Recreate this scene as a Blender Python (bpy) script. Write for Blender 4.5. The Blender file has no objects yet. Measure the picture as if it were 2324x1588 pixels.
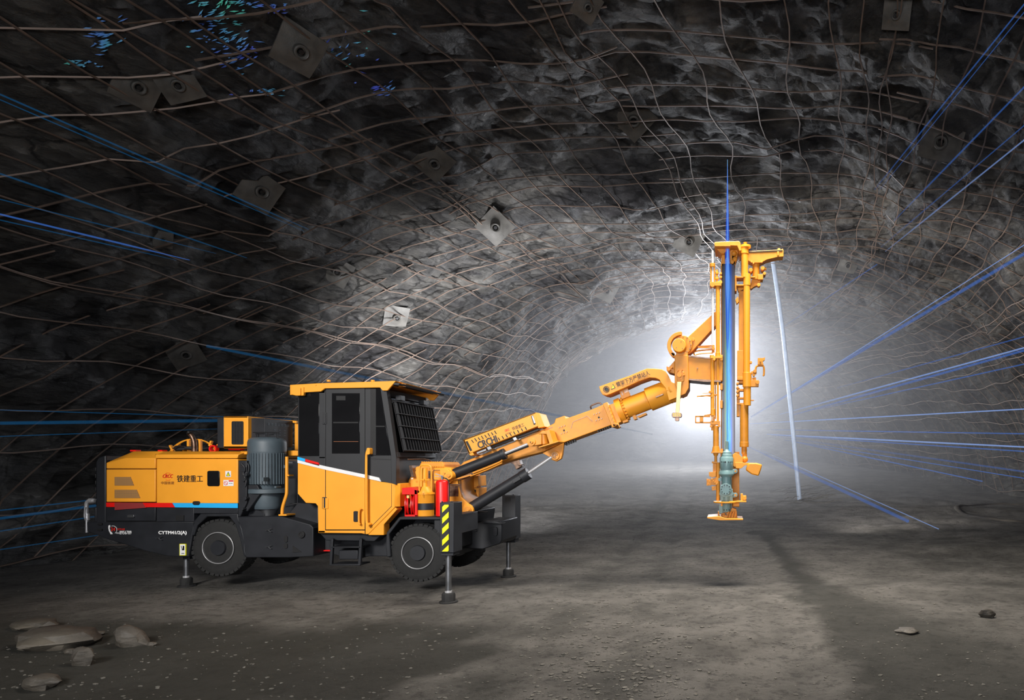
import bpy, bmesh, math, random
from mathutils import Vector, noise, Matrix
from mathutils.bvhtree import BVHTree
random.seed(7)
PI = math.pi
# ------------------------------------------------------------------ camera (world units: metres)
FPX, VX, VY, CH = 1540.0, 1650.0, 1050.0, 2.05      # focal length in px of 2324, vanishing point, camera height
sc = bpy.context.scene
cd = bpy.data.cameras.new('camera'); cam = bpy.data.objects.new('camera', cd)
sc.collection.objects.link(cam); sc.camera = cam
cam.location = (0, 0, CH); cam.rotation_euler = (PI/2, 0, 0)
cd.sensor_width = 36; cd.lens = 36*FPX/2324
cd.shift_x = (1162-VX)/2324; cd.shift_y = (VY-794)/2324
cd.clip_end = 300; cd.clip_start = 0.05
sc.view_settings.view_transform = 'Standard'; sc.view_settings.look = 'None'
sc.view_settings.exposure = 0; sc.view_settings.gamma = 1; sc.view_settings.use_curve_mapping = False
sc.cycles.use_denoising = True
sc.cycles.use_adaptive_sampling = True; sc.cycles.adaptive_threshold = 0.045; sc.cycles.adaptive_min_samples = 16
sc.cycles.max_bounces = 5; sc.cycles.diffuse_bounces = 2; sc.cycles.glossy_bounces = 3; sc.cycles.transparent_max_bounces = 24
sc.cycles.volume_bounces = 0; sc.cycles.transmission_bounces = 2
sc.cycles.volume_step_rate = 4; sc.cycles.sample_clamp_indirect = 4
# ------------------------------------------------------------------ world: pale daylight seen through the far mouth
w = bpy.data.worlds.new('world'); sc.world = w; w.use_nodes = True
bg = w.node_tree.nodes['Background']; bg.inputs[0].default_value = (0.62, 0.68, 0.9, 1); bg.inputs[1].default_value = 0.5
# ------------------------------------------------------------------ lamps
def area(name, loc, target, sx, sy, power, col=(1,1,1), spread=180):
    l = bpy.data.lights.new(name, 'AREA'); l.shape = 'RECTANGLE'; l.size = sx; l.size_y = sy
    l.energy = power; l.color = col; l.spread = math.radians(spread)
    o = bpy.data.objects.new(name, l); sc.collection.objects.link(o)
    o.location = loc; o.rotation_euler = (Vector(target)-Vector(loc)).to_track_quat('-Z', 'Y').to_euler()
    return o
def spot(name, loc, target, power, angle, blend, col=(1,1,1), rad=0.5):
    l = bpy.data.lights.new(name, 'SPOT'); l.energy = power; l.color = col
    l.spot_size = math.radians(angle); l.spot_blend = blend; l.shadow_soft_size = rad
    o = bpy.data.objects.new(name, l); sc.collection.objects.link(o)
    o.location = loc; o.rotation_euler = (Vector(target)-Vector(loc)).to_track_quat('-Z', 'Y').to_euler()
    return o
spot('front_light', (-6.5, -3.0, 7.2), (-5.8, 11.5, 1.6), 8800, 42, 0.8, (1.0, 0.97, 0.93), 1.6)  # unseen spot put behind the camera to light the rig
spot('front_light', (-2.0, -4.0, 5.0), (-0.6, 12.0, 3.4), 1300, 34, 0.9, (1.0, 0.97, 0.94), 1.2)  # second unseen spot, added for the boom and mast
area('floor_fill', (0.6, 10.5, 9.6), (1.2, 10.0, 0.0), 3.4, 3.4, 900, (1.0, 0.93, 0.84), 110)  # added lamp above the view, brightens the middle of the floor
area('roof_fill', (-2, -4, 3), (-1, 25, 9), 6, 3, 430, (0.93, 0.95, 1.0), 120)  # unseen fill behind the camera, lifts the dark upper rock
MOUTH = (-2.0, 49.5, 6.9)
spot('rock_fill', (-6.2, 18.5, 1.2), (-8.8, 29.0, 9.0), 11500, 125, 0.9, (0.95, 0.96, 1.0), 1.1)  # added spot hidden behind the rig, brightens the left rock
spot('rock_fill', (3.0, 19.0, 1.0), (8.0, 27.0, 7.5), 5200, 125, 0.9, (1.0, 0.95, 0.9), 0.8)  # added spot that brightens the right rock
def point(name, loc, power, rad, col):
    l = bpy.data.lights.new(name, 'POINT'); l.energy = power; l.shadow_soft_size = rad; l.color = col
    o = bpy.data.objects.new(name, l); sc.collection.objects.link(o); o.location = loc; return o
point('mouth_light', MOUTH, 7500, 0.4, (0.86, 0.9, 1.0))
point('mouth_light', (-0.6, 33.0, 7.5), 2200, 1.0, (0.9, 0.93, 1.0))

# ------------------------------------------------------------------ helpers
ORG = {}
def W(px, py, Y):
    return Vector(((px-VX)*Y/FPX, Y, CH-(py-VY)*Y/FPX))
def pm(px, Y): return px*Y/FPX
def setp(o, label=None, cat=None, group=None, kind=None):
    if label: o['label'] = label
    if cat: o['category'] = cat
    if group: o['group'] = group
    if kind: o['kind'] = kind
    return o
def thing(name, loc, label, cat, group=None):
    o = bpy.data.objects.new(name, None); sc.collection.objects.link(o)
    o.location = loc; o.empty_display_size = 0.2; ORG[o] = Vector(loc)
    return setp(o, label, cat, group)
class MB:
    def __init__(s): s.bm = bmesh.new()
    def face(s, vs):
        try: return s.bm.faces.new(vs)
        except ValueError: return None
    def loft(s, loops, close=True, cap=True):
        rings = [[s.bm.verts.new(p) for p in L] for L in loops]
        n = len(rings[0])
        for a, b in zip(rings, rings[1:]):
            for i in range(n if close else n-1):
                j = (i+1) % n; s.face([a[i], a[j], b[j], b[i]])
        if cap: s.face(rings[0]); s.face(rings[-1][::-1])
        return s
    def prism(s, poly, Y0, Y1, Yr=None):
        Yr = Yr or Y0
        a = [W(x, y, Yr) for x, y in poly]
        return s.loft([[Vector((p.x, Y0, p.z)) for p in a], [Vector((p.x, Y1, p.z)) for p in a]])
    def box(s, x0, y0, x1, y1, Y0, Y1, Yr=None):
        return s.prism([(x0,y0),(x1,y0),(x1,y1),(x0,y1)], Y0, Y1, Yr)
    def rbox(s, x0, y0, x1, y1, r, Y0, Y1):
        P = []
        for cx, cy, a0 in ((x1-r,y0+r,-90),(x1-r,y1-r,0),(x0+r,y1-r,90),(x0+r,y0+r,180)):
            for k in range(5):
                a = math.radians(a0+k*22.5); P.append((cx+r*math.cos(a), cy+r*math.sin(a)))
        return s.prism(P, Y0, Y1)
    def cyl(s, p0, p1, r0, r1=None, n=28):
        return s.lathe(p0, p1, [(0, r0), (1, r0 if r1 is None else r1)], n)
    def lathe(s, p0, p1, prof, n=28):
        p0 = Vector(p0); p1 = Vector(p1); d = p1-p0; q = d.normalized()
        u = q.orthogonal().normalized(); v = q.cross(u)
        loops = []
        for t, r in prof:
            c = p0+d*t
            loops.append([c+(u*math.cos(2*PI*i/n)+v*math.sin(2*PI*i/n))*r for i in range(n)])
        return s.loft(loops)
    def cylY(s, px, py, r, Y0, Y1, n=28, r1=None):
        a = W(px, py, Y0); k = Y0/FPX
        return s.cyl(a, Vector((a.x, Y1, a.z)), r*k, None if r1 is None else r1*k, n)
    def ringY(s, px, py, ro, ri, Y0, Y1, n=40, a0=0, a1=360):
        a = W(px, py, Y0); k = Y0/FPX; full = abs(a1-a0) >= 360
        m = n if full else n+1; L = []
        for i in range(m):
            t = math.radians(a0+(a1-a0)*i/n); c, q = math.cos(t), math.sin(t)
            L.append([Vector((a.x+c*ro*k, Y0, a.z+q*ro*k)), Vector((a.x+c*ri*k, Y0, a.z+q*ri*k)),
                      Vector((a.x+c*ri*k, Y1, a.z+q*ri*k)), Vector((a.x+c*ro*k, Y1, a.z+q*ro*k))])
        if full: L.append(L[0])
        return s.loft(L, True, not full)
    def tube(s, pts, r, n=8, rr=None):
        pts = [Vector(p) for p in pts]; loops = []
        d0 = (pts[1]-pts[0]).normalized(); u = d0.orthogonal().normalized()
        for i, p in enumerate(pts):
            d = (pts[min(i+1, len(pts)-1)]-pts[max(i-1, 0)]).normalized()
            u = (u-d*u.dot(d)).normalized(); v = d.cross(u); R = rr[i] if rr else r
            loops.append([p+(u*math.cos(2*PI*k/n)+v*math.sin(2*PI*k/n))*R for k in range(n)])
        return s.loft(loops)
    def ptube(s, pts, r, Y, n=10):       # pixel path at a depth, r in px
        return s.tube(smooth([W(x, y, Y) for x, y in pts]), pm(r, Y), n)
    def bar(s, x0, y0, x1, y1, wd, Y0, Y1):      # straight flat bar between two pixels
        dx, dy = x1-x0, y1-y0; L = math.hypot(dx, dy); nx, ny = -dy/L*wd/2, dx/L*wd/2
        return s.prism([(x0+nx,y0+ny),(x1+nx,y1+ny),(x1-nx,y1-ny),(x0-nx,y0-ny)], Y0, Y1)
    def pc(s, x0, y0, x1, y1, r, Y, r1=None, n=28):  # cylinder between two pixels at a depth
        return s.cyl(W(x0,y0,Y), W(x1,y1,Y), pm(r, Y), None if r1 is None else pm(r1, Y), n)
    def plathe(s, x0, y0, x1, y1, prof, Y, n=32):
        return s.lathe(W(x0,y0,Y), W(x1,y1,Y), [(t, pm(r, Y)) for t, r in prof], n)
    def wbox(s, x0, x1, y0, y1, z0, z1):
        return s.loft([[Vector((x0,y,z0)),Vector((x1,y,z0)),Vector((x1,y,z1)),Vector((x0,y,z1))] for y in (y0, y1)])
    def sphere(s, c, r, n=14):
        c = Vector(c)
        return s.lathe(c+Vector((0,0,-r)), c+Vector((0,0,r)), [((1-math.cos(PI*i/8))/2, max(r*math.sin(PI*i/8), r*.02)) for i in range(9)], n)
    def split(s):
        bm = s.bm; seen = set(); isl = []
        for v in bm.verts:
            if v in seen: continue
            st = [v]; seen.add(v); L = []
            while st:
                x = st.pop(); L.append(x)
                for e in x.link_edges:
                    y = e.other_vert(x)
                    if y not in seen: seen.add(y); st.append(y)
            isl.append(L)
        bb = [[min(v.co[i] for v in L)-.004 for i in range(3)]+[max(v.co[i] for v in L)+.004 for i in range(3)] for L in isl]
        par = list(range(len(isl)))
        def f(i):
            while par[i] != i: i = par[i]
            return i
        for i in range(len(isl)):
            for j in range(i):
                if all(bb[i][k] <= bb[j][k+3] and bb[j][k] <= bb[i][k+3] for k in range(3)): par[f(i)] = f(j)
        gr = {}
        for i, L in enumerate(isl): gr.setdefault(f(i), []).extend(L)
        if len(gr) == 1: return [s]
        out = []
        for L in sorted(gr.values(), key=lambda l: -len(l)):
            m2 = MB(); mp = {v: m2.bm.verts.new(v.co) for v in L}
            for fc in {fc for v in L for fc in v.link_faces}: m2.face([mp[v] for v in fc.verts])
            out.append(m2)
        bm.free(); return out
    def build(s, name, mat, parent=None, bevel=0.0, label=None, ang=32, smooth_=True):
        bmesh.ops.recalc_face_normals(s.bm, faces=s.bm.faces)
        me = bpy.data.meshes.new(name)
        vs = s.bm.verts
        xs = [v.co.x for v in vs]; ys = [v.co.y for v in vs]; zs = [v.co.z for v in vs]
        c = Vector(((min(xs)+max(xs))/2, (min(ys)+max(ys))/2, min(zs)))
        bmesh.ops.translate(s.bm, verts=list(vs), vec=-c)
        s.bm.to_mesh(me); s.bm.free()
        if smooth_: me.shade_smooth(); me.set_sharp_from_angle(angle=math.radians(ang))
        me.materials.append(mat)
        o = bpy.data.objects.new(name, me); sc.collection.objects.link(o); ORG[o] = c
        if parent: o.parent = parent; o.location = c-ORG[parent]
        else: o.location = c
        if bevel:
            b = o.modifiers.new('bevel', 'BEVEL'); b.width = bevel; b.segments = 2; b.limit_method = 'ANGLE'; b.angle_limit = math.radians(40)
        if label: o['label'] = label
        return o
def smooth(pts, it=2):
    for _ in range(it):
        if len(pts) < 3: return pts
        q = [pts[0]]
        for a, b in zip(pts, pts[1:]): q += [a*.78+b*.22, a*.22+b*.78]
        q.append(pts[-1]); pts = q
    return pts
def text(name, body, px, py, hpx, wpx, Y, mat, parent, rot=0, shear=0, bold=0.0, label=None):
    """lettering lying on a plane that faces -Y: lower left corner at the pixel, glyph height hpx, width wpx"""
    cu = bpy.data.curves.new(name, 'FONT'); cu.body = body; cu.size = 1; cu.extrude = 0; cu.shear = shear
    cu.resolution_u = 3
    t = bpy.data.objects.new(name, cu); sc.collection.objects.link(t)
    dg = bpy.context.evaluated_depsgraph_get(); me = bpy.data.meshes.new_from_object(t.evaluated_get(dg))
    bpy.data.objects.remove(t); bpy.data.curves.remove(cu)
    xs = [v.co.x for v in me.vertices]; ys = [v.co.y for v in me.vertices]
    x0, y0 = min(xs), min(ys); kx = wpx/(max(xs)-x0); ky = hpx/(max(ys)-y0)
    if bold:                                   # heavier strokes: the same outlines again, shifted a little
        V0 = [v.co.copy() for v in me.vertices]; F0 = [tuple(p.vertices) for p in me.polygons]; n0 = len(V0); V, F_ = [], []
        for q, (dx, dy) in enumerate(((0,0),(bold,0),(-bold,0),(0,bold*.5),(0,-bold*.5))):
            V += [v+Vector((dx,dy,q+1)) for v in V0]; F_ += [tuple(i+n0*q for i in f) for f in F0]
        me = bpy.data.meshes.new(name); me.from_pydata(V, [], F_)
    c = W(px, py, Y); a = math.radians(rot)
    for v in me.vertices:
        x, y = (v.co.x-x0)*kx*Y/FPX, (v.co.y-y0)*ky*Y/FPX
        v.co = (x*math.cos(a)-y*math.sin(a), -.0005*v.co.z, x*math.sin(a)+y*math.cos(a))
    me.materials.clear(); me.materials.append(mat)
    o = bpy.data.objects.new(name, me); sc.collection.objects.link(o); ORG[o] = c
    o.parent = parent; o.location = c-ORG[parent]
    if label: o['label'] = label
    return o

# ------------------------------------------------------------------ materials
def new_mat(name):
    m = bpy.data.materials.new(name); m.use_nodes = True
    return m, m.node_tree, m.node_tree.nodes['Principled BSDF']
def paint(name, col, rough=0.45, metal=0.0, dirt=0.12, scale=6.0, bump=0.0, coat=0.0):
    m, nt, b = new_mat(name); N = nt.nodes; L = nt.links
    tc = N.new('ShaderNodeTexCoord'); no = N.new('ShaderNodeTexNoise'); no.inputs['Scale'].default_value = scale; no.inputs['Detail'].default_value = 5
    L.new(tc.outputs['Object'], no.inputs['Vector'])
    r = N.new('ShaderNodeValToRGB'); r.color_ramp.elements[0].position = .35; r.color_ramp.elements[1].position = .65
    r.color_ramp.elements[0].color = (*[c*(1-dirt) for c in col], 1); r.color_ramp.elements[1].color = (*col, 1)
    L.new(no.outputs['Fac'], r.inputs['Fac']); L.new(r.outputs['Color'], b.inputs['Base Color'])
    mr = N.new('ShaderNodeMapRange'); mr.inputs['To Min'].default_value = max(rough-.06, .02); mr.inputs['To Max'].default_value = rough+.08
    L.new(no.outputs['Fac'], mr.inputs['Value']); L.new(mr.outputs['Result'], b.inputs['Roughness'])
    b.inputs['Metallic'].default_value = metal; b.inputs['Coat Weight'].default_value = coat
    if bump:
        bp = N.new('ShaderNodeBump'); bp.inputs['Strength'].default_value = bump; bp.inputs['Distance'].default_value = .01
        n2 = N.new('ShaderNodeTexNoise'); n2.inputs['Scale'].default_value = scale*12; L.new(tc.outputs['Object'], n2.inputs['Vector'])
        L.new(n2.outputs['Fac'], bp.inputs['Height']); L.new(bp.outputs['Normal'], b.inputs['Normal'])
    return m
M = {}
M['orange'] = paint('orange_paint', (0.93, 0.37, 0.022), .5, dirt=.07, scale=2.5)
M['gold'] = paint('golden_orange_paint', (0.80, 0.31, 0.022), .5, dirt=.16, scale=7)
M['dark'] = paint('charcoal_paint', (0.0135, 0.0150, 0.0195), .5, dirt=.25, scale=4)
M['cabdark'] = paint('cab_charcoal_paint', (0.021, 0.022, 0.025), .55, dirt=.15, scale=3)
M['black'] = paint('black_void_paint', (0.006, 0.006, 0.007), .6, dirt=.2)
M['rubber'] = paint('tyre_rubber', (0.016, 0.016, 0.016), .8, dirt=.3, scale=14, bump=.3)
M['grey'] = paint('motor_grey_paint', (0.075, 0.10, 0.118), .5, dirt=.15)
M['teal'] = paint('drill_teal_paint', (0.20, 0.34, 0.35), .42, dirt=.15)
M['red'] = paint('red_paint', (0.80, 0.008, 0.006), .4, dirt=.08)
M['white'] = paint('white_paint', (0.8, 0.8, 0.8), .4, dirt=.05)
M['chrome'] = paint('chrome', (0.8, 0.8, 0.82), .22, metal=.6, dirt=.05)
M['steel'] = paint('dull_steel', (0.32, 0.33, 0.35), .35, metal=.9, dirt=.3)
M['rim'] = paint('wheel_rim_paint', (0.13, 0.13, 0.135), .3, metal=.25, dirt=.3)
M['exhaust'] = paint('heat_stained_pipe', (0.22, 0.14, 0.10), .35, metal=.8, dirt=.5, scale=20)
M['glass'] = paint('dark_window_glass', (0.010, 0.010, 0.011), .09, dirt=.2, scale=2, coat=.2)
M['ink'] = paint('black_lettering', (0.012, 0.012, 0.012), .5)
M['brownink'] = paint('brown_lettering', (0.22, 0.07, 0.02), .5)
M['wink'] = paint('white_lettering', (0.85, 0.85, 0.85), .5, dirt=.02)
M['redink'] = paint('red_lettering', (0.75, 0.02, 0.01), .5)
M['blue'] = paint('sky_blue_stripe', (0.02, 0.42, 0.85), .4, dirt=.03)
M['yellow'] = paint('hazard_yellow', (0.95, 0.9, 0.0), .45, dirt=.03)
M['brass'] = paint('pale_yellow_lever', (0.9, 0.62, 0.22), .3, dirt=.1)
M['wire'] = paint('rusty_wire', (0.25, 0.18, 0.14), .5, metal=.35, dirt=.45, scale=1.5)
M['plate'] = paint('bolt_plate_steel', (0.125, 0.118, 0.105), .6, metal=.1, dirt=.4, scale=4, bump=.4)
M['poleblue'] = paint('pale_blue_pipe', (0.55, 0.66, 0.85), .4, dirt=.15)
M['ringgrey'] = paint('worn_rim_edge', (0.42, 0.42, 0.43), .3, metal=.3, dirt=.3)
M['grit'] = paint('floor_grit', (0.15, 0.14, 0.12), .9, dirt=.5)
def dotted(name, base, dot, scale):
    m, nt, b = new_mat(name); N = nt.nodes; L = nt.links
    tc = N.new('ShaderNodeTexCoord'); v = N.new('ShaderNodeTexVoronoi'); v.inputs['Scale'].default_value = scale; v.inputs['Randomness'].default_value = 0
    sx = N.new('ShaderNodeSeparateXYZ'); cx = N.new('ShaderNodeCombineXYZ'); L.new(tc.outputs['Object'], sx.inputs[0]); L.new(sx.outputs['X'], cx.inputs['X']); L.new(sx.outputs['Z'], cx.inputs['Y'])
    v.voronoi_dimensions = '2D'; L.new(cx.outputs[0], v.inputs['Vector'])
    r = N.new('ShaderNodeValToRGB'); r.color_ramp.interpolation = 'CONSTANT'; r.color_ramp.elements[1].position = .34
    r.color_ramp.elements[0].color = (*dot, 1); r.color_ramp.elements[1].color = (*base, 1)
    L.new(v.outputs['Distance'], r.inputs['Fac']); L.new(r.outputs['Color'], b.inputs['Base Color']); b.inputs['Roughness'].default_value = .5
    return m
M['guard'] = paint('guard_black', (0.008, 0.008, 0.010), .7)
M['perf'] = dotted('perforated_plate', (0.50, 0.24, 0.06), (0.10, 0.09, 0.08), 60)
M['perfred'] = dotted('perforated_red_plate', (0.40, 0.02, 0.02), (0.08, 0.05, 0.05), 60)
# feed beam: grey metal, the blue light overlay painted in as bands across it
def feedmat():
    m, nt, b = new_mat('blue_lit_steel'); N = nt.nodes; L = nt.links
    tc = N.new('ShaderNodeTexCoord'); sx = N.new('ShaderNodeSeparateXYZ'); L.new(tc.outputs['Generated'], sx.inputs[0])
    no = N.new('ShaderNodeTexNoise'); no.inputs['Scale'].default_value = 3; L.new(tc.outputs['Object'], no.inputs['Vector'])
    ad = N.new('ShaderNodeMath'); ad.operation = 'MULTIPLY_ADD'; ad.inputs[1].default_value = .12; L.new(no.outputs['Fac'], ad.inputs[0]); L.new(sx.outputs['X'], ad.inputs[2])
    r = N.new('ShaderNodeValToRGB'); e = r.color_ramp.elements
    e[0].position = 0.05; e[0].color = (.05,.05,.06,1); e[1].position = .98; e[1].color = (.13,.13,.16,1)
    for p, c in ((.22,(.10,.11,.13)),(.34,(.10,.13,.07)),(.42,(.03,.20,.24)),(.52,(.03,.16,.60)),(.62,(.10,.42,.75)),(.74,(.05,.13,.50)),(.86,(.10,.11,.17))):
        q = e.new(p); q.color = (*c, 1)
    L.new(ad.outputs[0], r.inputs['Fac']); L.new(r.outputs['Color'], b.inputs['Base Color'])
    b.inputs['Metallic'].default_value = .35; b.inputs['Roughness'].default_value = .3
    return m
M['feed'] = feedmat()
def beam_mat(name, col, strength, alpha):
    m = bpy.data.materials.new(name); m.use_nodes = True; nt = m.node_tree; N = nt.nodes; L = nt.links; N.clear()
    o = N.new('ShaderNodeOutputMaterial'); mx = N.new('ShaderNodeMixShader'); tr = N.new('ShaderNodeBsdfTransparent'); em = N.new('ShaderNodeEmission')
    em.inputs[0].default_value = (*col, 1); em.inputs[1].default_value = strength
    lw = N.new('ShaderNodeLayerWeight'); lw.inputs['Blend'].default_value = .5
    mr = N.new('ShaderNodeMapRange'); mr.inputs['To Min'].default_value = alpha; mr.inputs['To Max'].default_value = 0.0
    L.new(lw.outputs['Facing'], mr.inputs['Value'])
    L.new(mr.outputs[0], mx.inputs[0]); L.new(tr.outputs[0], mx.inputs[1]); L.new(em.outputs[0], mx.inputs[2]); L.new(mx.outputs[0], o.inputs[0])
    m.cycles.emission_sampling = 'NONE'
    return m
M['beam'] = beam_mat('blue_ray_light', (0.07, 0.24, 0.85), .7, .34)
M['beamcyan'] = beam_mat('cyan_ray_light', (0.015, 0.20, 0.50), .36, .32)
M['beamwhite'] = beam_mat('pale_ray_light', (0.3, 0.48, 1.0), .85, .5)
M['beamcore'] = beam_mat('bright_laser_core', (0.25, 0.6, 1.0), 1.0, .55)
M['beamdeep'] = beam_mat('deep_blue_laser_glow', (0.03, 0.13, 0.9), .9, .5)
def rock_mat(name, lo, hi, sc_, bump, seam=True, dist=.16):
    m, nt, b = new_mat(name); N = nt.nodes; L = nt.links
    tc = N.new('ShaderNodeTexCoord'); mp = N.new('ShaderNodeMapping'); mp.inputs['Rotation'].default_value = (.12, .2, .15); mp.inputs['Scale'].default_value = (.5, .5, 1.5)
    L.new(tc.outputs['Object'], mp.inputs['Vector'])
    def noise_(s, d, r_, ty=None, src=mp.outputs[0]):
        n = N.new('ShaderNodeTexNoise'); n.inputs['Scale'].default_value = s; n.inputs['Detail'].default_value = d; n.inputs['Roughness'].default_value = r_
        if ty: n.noise_type = ty
        L.new(src, n.inputs['Vector']); return n
    n1 = noise_(sc_*1.1, 10, .72); n0 = noise_(.32, 4, .6, None, tc.outputs['Object'])
    wv = N.new('ShaderNodeVectorMath'); wv.operation = 'MULTIPLY_ADD'; wv.inputs[1].default_value = (.5,.5,.5); L.new(n1.outputs['Color'], wv.inputs[0]); L.new(mp.outputs[0], wv.inputs[2])
    def vor(s, feat='F1'):
        v = N.new('ShaderNodeTexVoronoi'); v.feature = feat; v.inputs['Scale'].default_value = s; L.new(wv.outputs[0], v.inputs['Vector']); return v
    v1, v2, ve = vor(sc_*1.3), vor(sc_*3.6), vor(sc_*.7, 'DISTANCE_TO_EDGE')
    cr = N.new('ShaderNodeMapRange'); cr.inputs['From Max'].default_value = .035; cr.inputs['To Min'].default_value = .35; L.new(ve.outputs['Distance'], cr.inputs['Value'])
    r = N.new('ShaderNodeValToRGB'); r.color_ramp.elements[0].position = .36; r.color_ramp.elements[1].position = .62
    r.color_ramp.elements[0].color = (*lo, 1); r.color_ramp.elements[1].color = (*hi, 1); L.new(n1.outputs['Fac'], r.inputs['Fac'])
    r0 = N.new('ShaderNodeValToRGB'); r0.color_ramp.elements[0].position = .40; r0.color_ramp.elements[1].position = .56
    r0.color_ramp.elements[0].color = (.30,.29,.32,1); r0.color_ramp.elements[1].color = (1,.98,.93,1); L.new(n0.outputs['Fac'], r0.inputs['Fac'])
    def mul(a, c, f=1.0):
        q = N.new('ShaderNodeMixRGB'); q.blend_type = 'MULTIPLY'; q.inputs[0].default_value = f; L.new(a, q.inputs[1]); L.new(c, q.inputs[2]); return q.outputs[0]
    c = mul(r.outputs[0], r0.outputs[0]); c = mul(c, cr.outputs[0], 1.0 if seam else 0.0)
    L.new(c, b.inputs['Base Color']); b.inputs['Roughness'].default_value = .55
    def mad(a, k, z=None):
        q = N.new('ShaderNodeMath'); q.operation = 'MULTIPLY_ADD'; q.inputs[1].default_value = k; q.inputs[2].default_value = 0; L.new(a, q.inputs[0])
        if z: L.new(z, q.inputs[2])
        return q.outputs[0]
    h = mad(v1.outputs['Distance'], .55); h = mad(v2.outputs['Distance'], .22, h); h = mad(n1.outputs['Fac'], .95, h); h = mad(cr.outputs[0], .18, h)
    bp = N.new('ShaderNodeBump'); bp.inputs['Strength'].default_value = bump; bp.inputs['Distance'].default_value = dist
    L.new(h, bp.inputs['Height']); L.new(bp.outputs[0], b.inputs['Normal'])
    return m
M['rock'] = rock_mat('blasted_rock', (0.030, 0.029, 0.031), (0.15, 0.145, 0.135), 1.5, 1.0, True, .34)
M['boulder'] = rock_mat('boulder_rock', (0.06, 0.054, 0.045), (0.13, 0.115, 0.095), 2.5, .5, False, .05)

# ------------------------------------------------------------------ ground height and tunnel surface
def sstep(a, b, x):
    t = min(max((x-a)/(b-a), 0), 1); return t*t*(3-2*t)
def ground_base(x, y):
    z = -0.05*sstep(-8.2, -5.2, x)*(1-sstep(2, 8, x)) - 0.10*sstep(11.2, 12.8, y)*sstep(-7.5, -5.2, x)*(1-sstep(14, 22, y))
    z += 2.7*sstep(0, 1, (y-15)/95.0)*2.0 if y > 15 else 0
    return z
def ground(x, y):
    z = ground_base(x, y)
    # rough shoulders away from the roadway, level pad beneath the machine
    pad = sstep(1.2, 3.2, max(abs(x+6.2)-4.6, 0)+max(abs(y-11.9)-2.0, 0)*1.2)
    side = min(1, sstep(3.0, 7.0, abs(x-(-1.0+0.0*y)-1.0))+.25)
    n = noise.fractal(Vector((x*.5, y*.5, 3)), 1.0, 2.1, 4)
    z += pad*side*(.09*n) + pad*.02*noise.noise(Vector((x*2.3, y*1.1, 9)))
    # ruts running along the drift
    for rx, d in ((-2.2-.035*(y-8), .05), (-1.15-.03*(y-8), .04), (.9-.03*y, .03)):
        z -= pad*d*math.exp(-((x-rx)/.22)**2)*(0.7+.5*noise.noise(Vector((x*3, y*2, 1))))
    return z
def gpt(px, py):
    Y = 12.0
    for _ in range(60):
        X = (px-VX)*Y/FPX; z = ground_base(X, Y)
        if py <= VY+4: break
        Y2 = (CH-z)*FPX/(py-VY); Y += (Y2-Y)*.5
    X = (px-VX)*Y/FPX
    return Vector((X, Y, ground(X, Y)))
def xc(y):
    a = -3.0+.186*min(y, 24)
    if y > 24:
        t = y-24; a += .186*t-.0112*t*t
    return a
def tun(th, y, off=0.0, wire=False):
    c, s = math.cos(th), math.sin(th)
    A = 13.6 if c > 0 else 11.6
    px = -math.copysign(abs(c)**.85, c)*A; pz = max(s, 0)**.85*10.9
    nrm = Vector((c*1.0, 0, -s)).normalized()          # inward
    q = Vector((px*.16, y*.16, pz*.16))
    dl = .6*noise.fractal(q, .9, 2.0, 2)
    d = dl + .30*noise.fractal(q*3.4+Vector((7,3,1)), .6, 2.2, 5)
    lay = noise.noise(Vector((px*.35+y*.12, y*.3, pz*1.3)))
    d += .22*lay*abs(lay)*3
    if wire: d = max(dl+.10, d-.02)
    fade = 1.0
    p = Vector((xc(y)+px, y, ground_base(0, y)+pz-.25))
    return p+nrm*(off+d*fade)
NU, NV, Y0T, Y1T = 460, 290, -9.0, 60.0
def build_tunnel():
    me = bpy.data.meshes.new('wall_tunnel'); vs = []; fs = []
    for i in range(NU+1):
        t = i/NU; y = Y0T+(Y1T-Y0T)*(t**1.15)
        for j in range(NV+1): vs.append(tun(-.03+(PI+.06)*j/NV, y))
    for i in range(NU):
        for j in range(NV):
            a = i*(NV+1)+j; fs.append((a, a+1, a+NV+2, a+NV+1))
    me.from_pydata(vs, [], fs); me.shade_smooth(); me.materials.append(M['rock'])
    o = bpy.data.objects.new('wall_tunnel', me); sc.collection.objects.link(o); o['kind'] = 'structure'
    return BVHTree.FromPolygons(vs, fs)
BV = build_tunnel()
CAMP = Vector((0, 0, CH))
def hit(px, py):
    d = (W(px, py, 10)-CAMP).normalized()
    loc, nr, idx, dist = BV.ray_cast(CAMP, d)
    if loc is None: return None, None
    if nr.dot(d) > 0: nr = -nr
    return loc, nr
# rock face closing the far end of the drift
def far_wall():
    vs = []; fs = []; nx, nz = 90, 50
    for i in range(nx+1):
        for k in range(nz+1):
            x = -26+42*i/nx; z = -1+17*k/nz; q = Vector((x*.22, 3, z*.30))
            vs.append((x, 57.5-.012*(x+6)**2-1.6*noise.fractal(q, .8, 2.1, 5)-.5*abs(noise.noise(q*5)), z))
    for i in range(nx):
        for k in range(nz):
            a = i*(nz+1)+k; fs.append((a, a+nz+1, a+nz+2, a+1))
    me = bpy.data.meshes.new('wall_far'); me.from_pydata(vs, [], fs); me.shade_smooth(); me.materials.append(M['rock'])
    o = bpy.data.objects.new('wall_far', me); sc.collection.objects.link(o); o['kind'] = 'structure'
far_wall()
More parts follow.
